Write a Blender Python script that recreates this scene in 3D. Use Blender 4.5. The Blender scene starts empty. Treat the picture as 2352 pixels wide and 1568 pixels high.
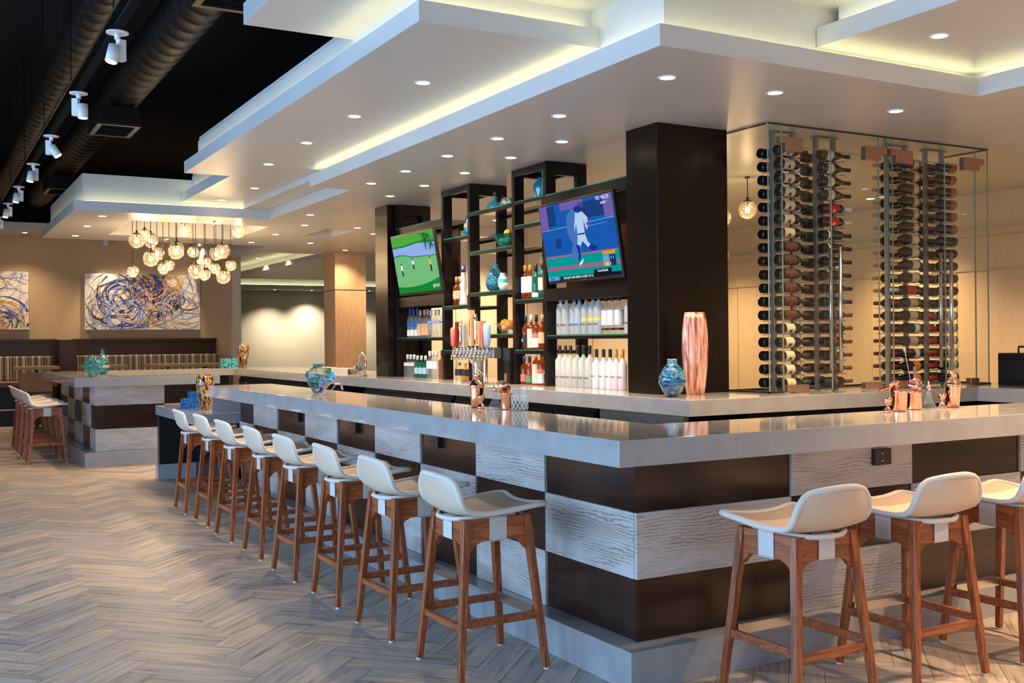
import bpy, bmesh, math, random
from math import sin, cos, pi, radians as R
from mathutils import Vector, Matrix
random.seed(7)
S = bpy.context.scene
COL = S.collection
# ------------------------------------------------------------------ camera
cd = bpy.data.cameras.new('camera'); cam = bpy.data.objects.new('camera', cd); COL.objects.link(cam)
cd.sensor_width = 36.0; cd.lens = 2423.26 / 2352 * 36.0; cd.clip_start = .05; cd.clip_end = 100
YAW, PITCH, ROLL = R(60.5795), R(-.0544), R(-.5371)
fw = Vector((cos(YAW) * cos(PITCH), sin(YAW) * cos(PITCH), sin(PITCH)))
rt = Vector((sin(YAW), -cos(YAW), 0)); up = rt.cross(fw)
r2 = rt * cos(ROLL) + up * sin(ROLL); u2 = up * cos(ROLL) - rt * sin(ROLL)
m = Matrix((r2, u2, -fw)).transposed().to_4x4(); m.translation = (-2.691, -3.694, 1.467)
cam.matrix_world = m
S.camera = cam
# ------------------------------------------------------------------ world, daylight, exposure
w = bpy.data.worlds.new('world'); S.world = w; w.use_nodes = True
w.node_tree.nodes['Background'].inputs[0].default_value = (.42, .62, 1, 1)
w.node_tree.nodes['Background'].inputs[1].default_value = .9
vs = S.view_settings; vs.view_transform = 'Standard'; vs.look = 'None'; vs.gamma = 1; vs.use_curve_mapping = False
vs.exposure = 0.0
S.cycles.use_light_tree = True; S.cycles.use_denoising = True
S.cycles.max_bounces = 9; S.cycles.diffuse_bounces = 4; S.cycles.glossy_bounces = 4
S.cycles.transparent_max_bounces = 24; S.cycles.transmission_bounces = 4
S.cycles.caustics_reflective = False; S.cycles.caustics_refractive = False
S.cycles.sample_clamp_indirect = 4.0
def area(name, loc, rot, sx, sy, power, color):
    l = bpy.data.lights.new(name, 'AREA'); l.shape = 'RECTANGLE'; l.size = sx; l.size_y = sy
    l.energy = power; l.color = color
    o = bpy.data.objects.new(name, l); COL.objects.link(o); o.location = loc; o.rotation_euler = rot
    return o
# daylight entering by the three tall windows of the left wall and the two of the near wall
for wy in (-2.4, 1.4, 5.2):
    area('daylight', (-6.62, wy, 1.75), (0, -pi / 2, 0), 3.0, 3.0, 290, (.36, .62, 1))
for wx in (-4.4, .2):
    area('daylight', (wx, -6.92, 1.75), (pi / 2, 0, 0), 3.2, 3.0, 35, (.85, .90, 1))

# ------------------------------------------------------------------ materials
MATS = {}
def new_mat(name):
    mt = bpy.data.materials.new(name); mt.use_nodes = True
    nt = mt.node_tree; b = nt.nodes['Principled BSDF']
    MATS[name] = mt
    return mt, nt, b
def P(name, col, rough=.5, metal=0, spec=.5, coat=0, emit=None, es=0):
    mt, nt, b = new_mat(name)
    b.inputs['Base Color'].default_value = (*col, 1); b.inputs['Roughness'].default_value = rough
    b.inputs['Metallic'].default_value = metal; b.inputs['Specular IOR Level'].default_value = spec
    b.inputs['Coat Weight'].default_value = coat
    if emit:
        b.inputs['Emission Color'].default_value = (*emit, 1); b.inputs['Emission Strength'].default_value = es
    return mt
def N(nt, t, **k):
    n = nt.nodes.new(t)
    for a, v in k.items():
        if a in n.inputs.keys(): n.inputs[a].default_value = v
        else: setattr(n, a, v)
    return n
def ramp(nt, fac, stops, interp='LINEAR'):
    r = nt.nodes.new('ShaderNodeValToRGB'); r.color_ramp.interpolation = interp
    e = r.color_ramp.elements
    while len(e) < len(stops): e.new(.5)
    for el, (p, c) in zip(e, stops): el.position = p; el.color = (*c, 1)
    nt.links.new(fac, r.inputs[0]); return r
def coords(nt, scale=(1, 1, 1), kind='Object', rot=(0, 0, 0)):
    tc = nt.nodes.new('ShaderNodeTexCoord'); mp = nt.nodes.new('ShaderNodeMapping')
    mp.inputs['Scale'].default_value = scale; mp.inputs['Rotation'].default_value = rot
    nt.links.new(tc.outputs[kind], mp.inputs[0]); return mp.outputs[0]
def noise(nt, vec, scale=5, detail=4, rough=.55, dist=0):
    n = N(nt, 'ShaderNodeTexNoise'); n.inputs['Scale'].default_value = scale; n.inputs['Detail'].default_value = detail
    n.inputs['Roughness'].default_value = rough; n.inputs['Distortion'].default_value = dist
    nt.links.new(vec, n.inputs['Vector']); return n.outputs['Fac']
def bump(nt, b, h, strength=.2, dist=.01):
    bp = nt.nodes.new('ShaderNodeBump'); bp.inputs['Strength'].default_value = strength; bp.inputs['Distance'].default_value = dist
    nt.links.new(h, bp.inputs['Height']); nt.links.new(bp.outputs[0], b.inputs['Normal'])
def noisy(name, stops, scale=(1, 1, 1), ns=5, rough=.5, metal=0, detail=4, dist=0, bs=0, coat=0, spec=.5, kind='Object', interp='LINEAR', nr=.55):
    mt, nt, b = new_mat(name)
    f = noise(nt, coords(nt, scale, kind), ns, detail, nr, dist)
    r = ramp(nt, f, stops, interp); nt.links.new(r.outputs[0], b.inputs['Base Color'])
    b.inputs['Roughness'].default_value = rough; b.inputs['Metallic'].default_value = metal
    b.inputs['Coat Weight'].default_value = coat; b.inputs['Specular IOR Level'].default_value = spec
    if bs: bump(nt, b, f, bs)
    return mt
def front_only(nt, fac):
    # a thin pane reflects once, on its outer face
    g = nt.nodes.new('ShaderNodeNewGeometry'); inv = nt.nodes.new('ShaderNodeMath'); inv.operation = 'SUBTRACT'; inv.inputs[0].default_value = 1
    nt.links.new(g.outputs['Backfacing'], inv.inputs[1]); mu = nt.nodes.new('ShaderNodeMath'); mu.operation = 'MULTIPLY'
    nt.links.new(fac, mu.inputs[0]); nt.links.new(inv.outputs[0], mu.inputs[1]); return mu.outputs[0]
def glassy(name, tint, ior=1.45, rough=.02, gloss=(1, 1, 1), body=None, bodyw=0):
    """thin-walled glass: see-through tint, fresnel reflections, optional milky body"""
    mt = bpy.data.materials.new(name); mt.use_nodes = True; nt = mt.node_tree; nt.nodes.clear(); MATS[name] = mt
    out = nt.nodes.new('ShaderNodeOutputMaterial'); tr = nt.nodes.new('ShaderNodeBsdfTransparent'); tr.inputs[0].default_value = (*tint, 1)
    gl = nt.nodes.new('ShaderNodeBsdfGlossy'); gl.inputs['Roughness'].default_value = rough; gl.inputs[0].default_value = (*gloss, 1)
    fr = nt.nodes.new('ShaderNodeFresnel'); fr.inputs[0].default_value = ior
    mx = nt.nodes.new('ShaderNodeMixShader')
    base = tr.outputs[0]
    if body:
        df = nt.nodes.new('ShaderNodeBsdfDiffuse'); df.inputs[0].default_value = (*body, 1)
        m0 = nt.nodes.new('ShaderNodeMixShader'); m0.inputs[0].default_value = bodyw
        nt.links.new(base, m0.inputs[1]); nt.links.new(df.outputs[0], m0.inputs[2]); base = m0.outputs[0]
    nt.links.new(front_only(nt, fr.outputs[0]), mx.inputs[0]); nt.links.new(base, mx.inputs[1]); nt.links.new(gl.outputs[0], mx.inputs[2])
    nt.links.new(mx.outputs[0], out.inputs[0]); return mt
def E(name, col, s):
    mt = bpy.data.materials.new(name); mt.use_nodes = True; nt = mt.node_tree; nt.nodes.clear(); MATS[name] = mt
    out = nt.nodes.new('ShaderNodeOutputMaterial'); e = nt.nodes.new('ShaderNodeEmission')
    e.inputs[0].default_value = (*col, 1); e.inputs[1].default_value = s; nt.links.new(e.outputs[0], out.inputs[0]); return mt

noisy('plaster', [(.3, (.57, .56, .53)), (.7, (.62, .61, .58))], ns=1.2, rough=.36, spec=.5)
P('matte_plaster', (.74, .72, .68), .8)
P('ceiling_black', (.003, .003, .0035), .9, 0, .2)
noisy('tan_wall', [(.3, (.56, .41, .25)), (.7, (.61, .45, .28))], ns=.6, rough=.75)
P('cream_wall', (.80, .72, .54), .7)
P('pale_wall', (.62, .60, .52), .75)
# quartz worktop with pits and specks
def quartz(name, c1, c2, rough):
    mt, nt, b = new_mat(name); v = coords(nt)
    f = noise(nt, v, 6, 5); r = ramp(nt, f, [(.3, c1), (.7, c2)])
    vo = N(nt, 'ShaderNodeTexVoronoi'); vo.inputs['Scale'].default_value = 26; nt.links.new(v, vo.inputs['Vector'])
    r1 = ramp(nt, vo.outputs['Distance'], [(.0, (1, 1, 1)), (.085, (0, 0, 0))])
    f2 = noise(nt, v, 11, 1); r2_ = ramp(nt, f2, [(.56, (0, 0, 0)), (.6, (1, 1, 1))])
    mu = N(nt, 'ShaderNodeMath', operation='MULTIPLY'); nt.links.new(r1.outputs[0], mu.inputs[0]); nt.links.new(r2_.outputs[0], mu.inputs[1])
    mx = N(nt, 'ShaderNodeMixRGB'); nt.links.new(mu.outputs[0], mx.inputs[0]); nt.links.new(r.outputs[0], mx.inputs[1]); mx.inputs[2].default_value = (.05, .05, .05, 1)
    nt.links.new(mx.outputs[0], b.inputs['Base Color']); b.inputs['Roughness'].default_value = rough
    b.inputs['Specular IOR Level'].default_value = .55; return mt
quartz('quartz', (.34, .335, .325), (.40, .395, .385), .06)
quartz('stone_step', (.30, .30, .305), (.37, .37, .37), .2)
def grain(name, stops, along, sc, rough, bs=.25, coat=0, dist=3.0):
    """wood grain running along one axis of the object"""
    mt, nt, b = new_mat(name)
    s = [sc, sc, sc]; s['xyz'.index(along)] = sc * .09
    v = coords(nt, tuple(s)); f = noise(nt, v, 3, 6, .6, dist)
    r = ramp(nt, f, stops); nt.links.new(r.outputs[0], b.inputs['Base Color'])
    b.inputs['Roughness'].default_value = rough; b.inputs['Coat Weight'].default_value = coat; b.inputs['Coat Roughness'].default_value = .15
    if bs: bump(nt, b, f, bs)
    return mt
OAK = [(.32, (.26, .21, .18)), (.42, (.42, .37, .33)), (.50, (.60, .56, .51)), (.66, (.66, .62, .58))]
def limed(name, along):
    mt, nt, b = new_mat(name); s = [1, 1, 1]; s['xyz'.index(along)] = .28
    v = coords(nt, tuple(s))
    wv = N(nt, 'ShaderNodeTexWave', wave_type='BANDS', bands_direction='Z'); wv.inputs['Scale'].default_value = 21; wv.inputs['Distortion'].default_value = 17
    wv.inputs['Detail'].default_value = 5; wv.inputs['Detail Scale'].default_value = .42; wv.inputs['Detail Roughness'].default_value = .66
    nt.links.new(v, wv.inputs['Vector']); r = ramp(nt, wv.outputs['Fac'], [(0, (.30, .245, .205)), (.22, (.43, .375, .33)), (.6, (.56, .51, .465))])
    v2 = coords(nt, tuple(2.2 if a != s['xyz'.index(along)] or i_ != 'xyz'.index(along) else .5 for i_, a in enumerate(s))); f = noise(nt, v2, 3.5, 4, .6, .8); rm = ramp(nt, f, [(.42, (0, 0, 0)), (.60, (1, 1, 1))]); mx = N(nt, 'ShaderNodeMixRGB'); mx.inputs[2].default_value = (.60, .56, .52, 1)
    nt.links.new(rm.outputs[0], mx.inputs[0]); nt.links.new(r.outputs[0], mx.inputs[1]); nt.links.new(mx.outputs[0], b.inputs['Base Color']); b.inputs['Roughness'].default_value = .5
    bump(nt, b, wv.outputs['Fac'], .35, .004)
limed('limed_oak_long', 'y'); limed('limed_oak_side', 'x')
WAL = [(.25, (.007, .0025, .0015)), (.5, (.024, .008, .0042)), (.75, (.056, .019, .009))]
grain('walnut_long', WAL, 'y', 3, .28, .05, .2, dist=1.5)
grain('walnut_side', WAL, 'x', 3, .28, .05, .2, dist=1.5)
grain('teak', [(.30, (.10, .018, .004)), (.5, (.28, .066, .015)), (.70, (.45, .14, .038))], 'z', 14, .33, .1, .25, dist=1.2)
grain('teak_apron', [(.30, (.13, .026, .006)), (.5, (.33, .082, .020)), (.70, (.50, .16, .045))], 'x', 14, .33, .1, .25, dist=1.2)
grain('teak_rail', [(.30, (.12, .024, .006)), (.5, (.28, .068, .017)), (.70, (.44, .14, .04))], 'y', 14, .33, .1, .25, dist=1.2)
grain('oak_column', [(.3, (.42, .24, .12)), (.5, (.55, .33, .17)), (.7, (.64, .41, .23))], 'z', 12, .5, .1)
grain('oak_panel', [(.3, (.62, .47, .29)), (.7, (.68, .53, .34))], 'z', 6, .5, 0)
grain('honey_oak', [(.3, (.40, .25, .12)), (.7, (.52, .34, .18))], 'x', 8, .4, 0)
P('black_cabinet', (.008, .007, .008), .3)
P('black_plastic', (.012, .012, .013), .35)
P('edge_trim', (.55, .56, .57), .35, .7)
P('bronze', (.065, .040, .024), .30, .75)
noisy('brushed_bronze', [(.3, (.024, .017, .012)), (.7, (.042, .032, .024))], (1, 1, 40), 4, .24, .85)
P('satin_bronze', (.40, .25, .19), .32, .85)
P('chrome', (.8, .8, .8), .08, 1)
P('steel', (.60, .58, .55), .25, 1)
P('dull_steel', (.42, .40, .36), .38, .85)
P('black_matt', (.003, .003, .003), 1.0, 0, .1)
P('copper', (1.0, .53, .36), .10, 1)
P('rose_foil', (.90, .55, .42), .2, .9)
noisy('leather', [(.3, (.20, .11, .055)), (.7, (.27, .155, .08))], ns=14, rough=.6)
P('brown_base', (.018, .006, .004), .4)
P('red_post', (.055, .010, .006), .35)
P('white_cord', (.68, .63, .55), .6)
P('white_paint', (.75, .75, .74), .4)
P('mid_black_metal', (.007, .0055, .005), .3, 0, .3)
P('pane_rim', (.26, .27, .20), .4, 0, .3)
P('edge_glass', (.015, .13, .09), .1, 0, .8)
glassy('clear_glass', (.985, .995, .985), 1.38)
glassy('pane_glass', (.985, .99, .965), 1.30)
def globe_mat():
    mt = bpy.data.materials.new('globe_glass'); mt.use_nodes = True; nt = mt.node_tree; nt.nodes.clear(); MATS['globe_glass'] = mt
    out = N(nt, 'ShaderNodeOutputMaterial'); tr = N(nt, 'ShaderNodeBsdfTransparent'); tr.inputs[0].default_value = (.96, .94, .90, 1)
    tl = N(nt, 'ShaderNodeBsdfTranslucent'); tl.inputs[0].default_value = (1, .86, .66, 1)
    vo = N(nt, 'ShaderNodeTexVoronoi'); vo.inputs['Scale'].default_value = 55; nt.links.new(coords(nt), vo.inputs['Vector'])
    r = ramp(nt, vo.outputs['Distance'], [(.0, (.30, .30, .30)), (.22, (.22, .22, .22)), (.28, (.05, .05, .05))])
    m1 = N(nt, 'ShaderNodeMixShader'); nt.links.new(r.outputs[0], m1.inputs[0]); nt.links.new(tr.outputs[0], m1.inputs[1]); nt.links.new(tl.outputs[0], m1.inputs[2])
    lw = N(nt, 'ShaderNodeLayerWeight'); lw.inputs[0].default_value = .30; m2 = N(nt, 'ShaderNodeMixShader')
    gl = N(nt, 'ShaderNodeBsdfGlossy'); gl.inputs['Roughness'].default_value = .1; gl.inputs[0].default_value = (.9, .82, .7, 1)
    nt.links.new(lw.outputs['Facing'], m2.inputs[0]); nt.links.new(m1.outputs[0], m2.inputs[1]); nt.links.new(gl.outputs[0], m2.inputs[2]); nt.links.new(m2.outputs[0], out.inputs[0])
globe_mat()
glassy('bottle_clear', (.90, .93, .92), 1.5, body=(.8, .85, .85), bodyw=.10)
glassy('bottle_frost', (.90, .92, .90), 1.25, .3, body=(.72, .75, .72), bodyw=.50)
glassy('bottle_amber', (.75, .28, .06), 1.45, body=(.28, .065, .01), bodyw=.4)
glassy('bottle_gold', (.95, .62, .15), 1.45, body=(.7, .38, .05), bodyw=.45)
glassy('bottle_green', (.12, .45, .32), 1.45, body=(.02, .16, .10), bodyw=.5)
glassy('bottle_white', (.9, .9, .9), 1.3, .15, body=(.85, .84, .82), bodyw=.93)
glassy('bottle_pink', (.9, .8, .8), 1.3, .15, body=(.86, .72, .70), bodyw=.93)
P('wine_glass_black', (.006, .006, .005), .07, 0, .7)
P('wine_glass_brown', (.030, .013, .005), .08, 0, .7)
for nm, c in dict(cream=(.72, .60, .42), tan=(.55, .44, .27), white=(.78, .77, .74), red=(.55, .015, .012), orange=(.80, .24, .03), rust=(.42, .11, .03),
                  brown=(.09, .035, .022), blue=(.03, .14, .42), peach=(.78, .42, .20), green=(.06, .22, .11), gold=(.62, .36, .08), black=(.012, .012, .014),
                  maroon=(.16, .015, .02), yellow=(.80, .62, .10), pink=(.85, .35, .32), coral=(.80, .16, .10), dkblue=(.02, .05, .25), paleblue=(.35, .45, .80),
                  grey=(.45, .46, .47), skyblue=(.30, .48, .62), umber=(.16, .05, .03)).items():
    P('paper_' + nm, c, .5)
# art glass
def artglass(name, stops, scale, dist, rough=.05, coat=.6, kind='Object', stretch=(1, 1, 1)):
    mt = noisy(name, stops, stretch, scale, rough, 0, 3, dist, 0, coat, .6, kind); return mt
artglass('marbled_blue', [(.38, (.005, .02, .07)), (.47, (.008, .10, .22)), (.55, (.015, .20, .34)), (.61, (.42, .30, .22)), (.66, (.01, .12, .25))], 9, 2, stretch=(1, 1, 1.8))
artglass('amber_mosaic', [(.45, (.03, .012, .008)), (.50, (.36, .13, .02)), (.55, (.70, .38, .06)), (.62, (.75, .62, .40)), (.68, (.25, .06, .02))], 48, .8, stretch=(1, 1, .45))
artglass('teal_speckle', [(.40, (.01, .05, .09)), (.52, (.01, .16, .20)), (.60, (.25, .30, .24)), (.66, (.02, .12, .16))], 26, .8)
artglass('blue_mosaic', [(.38, (.01, .03, .12)), (.48, (.01, .12, .42)), (.56, (.03, .32, .70)), (.64, (.02, .10, .35))], 60, .5)
artglass('turq_mosaic', [(.42, (.02, .05, .06)), (.47, (.03, .35, .42)), (.56, (.10, .60, .66)), (.66, (.04, .45, .52))], 55, .5, stretch=(1, 1, .5))
P('turquoise_glass', (.01, .36, .40), .06, 0, .7, .6)
P('teal_glass', (.01, .20, .30), .06, 0, .7, .6)
P('sand_band', (.55, .45, .30), .3)
P('white_ceramic', (.78, .78, .76), .15, 0, .5, .5)
artglass('blue_ceramic', [(.3, (.05, .45, .62)), (.7, (.10, .62, .78))], 8, .5)
artglass('amber_ball', [(.4, (.30, .08, .01)), (.5, (.75, .30, .03)), (.6, (.85, .50, .15))], 18, 2)
artglass('orange_ball', [(.4, (.75, .16, .01)), (.6, (.95, .40, .04))], 12, 2)
artglass('shell_glass', [(.4, (.10, .04, .02)), (.5, (.75, .55, .30)), (.6, (.82, .80, .74))], 30, 1)
artglass('shell_blue', [(.40, (.01, .02, .10)), (.48, (.03, .05, .30)), (.55, (.35, .42, .55)), (.60, (.02, .12, .35))], 10, 2, stretch=(3, 1, 1))
P('bright_blue', (.01, .42, .80), .1, 0, .6, .6)
# swirled clear vase
def swirl(name, c1, c2, lo, hi, sc, dist):
    mt = bpy.data.materials.new(name); mt.use_nodes = True; nt = mt.node_tree; nt.nodes.clear(); MATS[name] = mt
    out = nt.nodes.new('ShaderNodeOutputMaterial')
    tr = N(nt, 'ShaderNodeBsdfTransparent'); tr.inputs[0].default_value = (.97, .985, .97, 1)
    df = N(nt, 'ShaderNodeBsdfDiffuse'); gl = N(nt, 'ShaderNodeBsdfGlossy'); gl.inputs['Roughness'].default_value = .05
    v = coords(nt, (1, 1, 1.6)); f = noise(nt, v, sc, 3, .6, dist)
    rc = ramp(nt, f, [(lo, c1), (hi, c2)]); nt.links.new(rc.outputs[0], df.inputs[0])
    rf = ramp(nt, f, [(lo - .04, (.10, .10, .10)), (lo, (.85, .85, .85))])
    m1 = N(nt, 'ShaderNodeMixShader'); nt.links.new(rf.outputs[0], m1.inputs[0]); nt.links.new(tr.outputs[0], m1.inputs[1]); nt.links.new(df.outputs[0], m1.inputs[2])
    fr = N(nt, 'ShaderNodeFresnel'); fr.inputs[0].default_value = 1.5
    m2 = N(nt, 'ShaderNodeMixShader'); nt.links.new(front_only(nt, fr.outputs[0]), m2.inputs[0]); nt.links.new(m1.outputs[0], m2.inputs[1]); nt.links.new(gl.outputs[0], m2.inputs[2])
    nt.links.new(m2.outputs[0], out.inputs[0]); return mt
swirl('swirl_teal', (.01, .12, .16), (.05, .50, .56), .55, .70, 7, 1.5)
swirl('swirl_aqua', (.01, .30, .30), (.10, .60, .60), .55, .72, 9, 1.2)
swirl('swirl_smoke', (.01, .10, .18), (.06, .32, .42), .44, .60, 16, 3)
# woven cane: UV based weave
def weave(name, base, dark, su, sv, thr=.32):
    mt, nt, b = new_mat(name)
    tc = N(nt, 'ShaderNodeTexCoord'); mp = N(nt, 'ShaderNodeMapping'); mp.inputs['Scale'].default_value = (su, sv, 1)
    nt.links.new(tc.outputs['UV'], mp.inputs[0])
    sp = N(nt, 'ShaderNodeSeparateXYZ'); nt.links.new(mp.outputs[0], sp.inputs[0])
    def s(inp, mul=1.0, off=None):
        a = N(nt, 'ShaderNodeMath', operation='MULTIPLY'); nt.links.new(inp, a.inputs[0]); a.inputs[1].default_value = mul * 2 * pi
        last = a.outputs[0]
        if off is not None:
            c = N(nt, 'ShaderNodeMath', operation='ADD'); nt.links.new(last, c.inputs[0]); nt.links.new(off, c.inputs[1]); last = c.outputs[0]
        q = N(nt, 'ShaderNodeMath', operation='SINE'); nt.links.new(last, q.inputs[0]); return q.outputs[0]
    fl = N(nt, 'ShaderNodeMath', operation='FLOOR'); nt.links.new(sp.outputs[1], fl.inputs[0])
    of = N(nt, 'ShaderNodeMath', operation='MULTIPLY'); nt.links.new(fl.outputs[0], of.inputs[0]); of.inputs[1].default_value = pi
    a = s(sp.outputs[0], 1, of.outputs[0]); c = s(sp.outputs[1], .5)
    ab = N(nt, 'ShaderNodeMath', operation='ABSOLUTE'); nt.links.new(c, ab.inputs[0])
    mu = N(nt, 'ShaderNodeMath', operation='MULTIPLY'); nt.links.new(a, mu.inputs[0]); nt.links.new(ab.outputs[0], mu.inputs[1])
    r = ramp(nt, mu.outputs[0], [(thr, base), (.62, base), (.82, dark)])
    nt.links.new(r.outputs[0], b.inputs['Base Color']); b.inputs['Roughness'].default_value = .5
    bump(nt, b, mu.outputs[0], -.5, .003); return mt
weave('cane_weave', (.72, .56, .41), (.20, .13, .08), 42, 58)
weave('band_weave', (.66, .64, .60), (.14, .12, .11), 9, 9)
# floor boards: tint from a per-board attribute
mt, nt, b = new_mat('floor_board')
uvn = N(nt, 'ShaderNodeTexCoord'); mp = N(nt, 'ShaderNodeMapping'); mp.inputs['Scale'].default_value = (1.3, 15, 1); nt.links.new(uvn.outputs['UV'], mp.inputs[0])
at = N(nt, 'ShaderNodeAttribute', attribute_name='board')
f1 = noise(nt, mp.outputs[0], 1.7, 6, .62, .7)
r1 = ramp(nt, f1, [(.30, (.22, .18, .155)), (.42, (.40, .35, .31)), (.54, (.51, .455, .405)), (.72, (.61, .56, .505))])
f2 = noise(nt, mp.outputs[0], .8, 3, .6, .6)
r2b = ramp(nt, f2, [(.42, (.84, .84, .86)), (.60, (1.0, .93, .80))])
mx = N(nt, 'ShaderNodeMixRGB', blend_type='MULTIPLY'); mx.inputs[0].default_value = 1
nt.links.new(r1.outputs[0], mx.inputs[1]); nt.links.new(r2b.outputs[0], mx.inputs[2])
r3 = ramp(nt, at.outputs['Fac'], [(0, (.76, .78, .82)), (.5, (1, .99, .97)), (1, (1.18, 1.10, 1.0))])
mx2 = N(nt, 'ShaderNodeMixRGB', blend_type='MULTIPLY'); mx2.inputs[0].default_value = 1
nt.links.new(mx.outputs[0], mx2.inputs[1]); nt.links.new(r3.outputs[0], mx2.inputs[2])
nt.links.new(mx2.outputs[0], b.inputs['Base Color']); b.inputs['Roughness'].default_value = .38; bump(nt, b, f1, .12)
P('grout', (.07, .065, .06), .8)
# duct with spiral seams
mt, nt, b = new_mat('duct_metal')
wv = N(nt, 'ShaderNodeTexWave', wave_type='BANDS', bands_direction='Y'); wv.inputs['Scale'].default_value = 2.2; wv.inputs['Distortion'].default_value = 0
nt.links.new(coords(nt), wv.inputs['Vector'])
r = ramp(nt, wv.outputs['Fac'], [(.0, (.001, .001, .001)), (.04, (.010, .008, .007)), (1, (.004, .0035, .003))]); nt.links.new(r.outputs[0], b.inputs['Base Color'])
b.inputs['Roughness'].default_value = .45; b.inputs['Specular IOR Level'].default_value = .16
# striped banquette cloth
mt, nt, b = new_mat('stripe_cloth')
sp = N(nt, 'ShaderNodeSeparateXYZ'); nt.links.new(coords(nt), sp.inputs[0])
mo = N(nt, 'ShaderNodeMath', operation='MULTIPLY'); nt.links.new(sp.outputs[0], mo.inputs[0]); mo.inputs[1].default_value = 1 / .27
fr = N(nt, 'ShaderNodeMath', operation='FRACT'); nt.links.new(mo.outputs[0], fr.inputs[0])
C1, C2, C3, C4, C5 = (.62, .56, .44), (.10, .075, .055), (.23, .25, .22), (.26, .17, .09), (.045, .035, .03)
r = ramp(nt, fr.outputs[0], [(0, C1), (.12, C5), (.17, C3), (.30, C2), (.38, C4), (.5, C2), (.56, C1), (.62, C3), (.76, C5), (.84, C4)], 'CONSTANT'); nt.links.new(r.outputs[0], b.inputs['Base Color']); b.inputs['Roughness'].default_value = .8
E('led_warm', (1.0, .93, .50), 11.0)
E('lamp_white', (1.0, .86, .66), 26.0)
E('bulb', (1.0, .72, .38), 30.0)
E('spot_lens', (1.0, .80, .55), 30.0)

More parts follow.
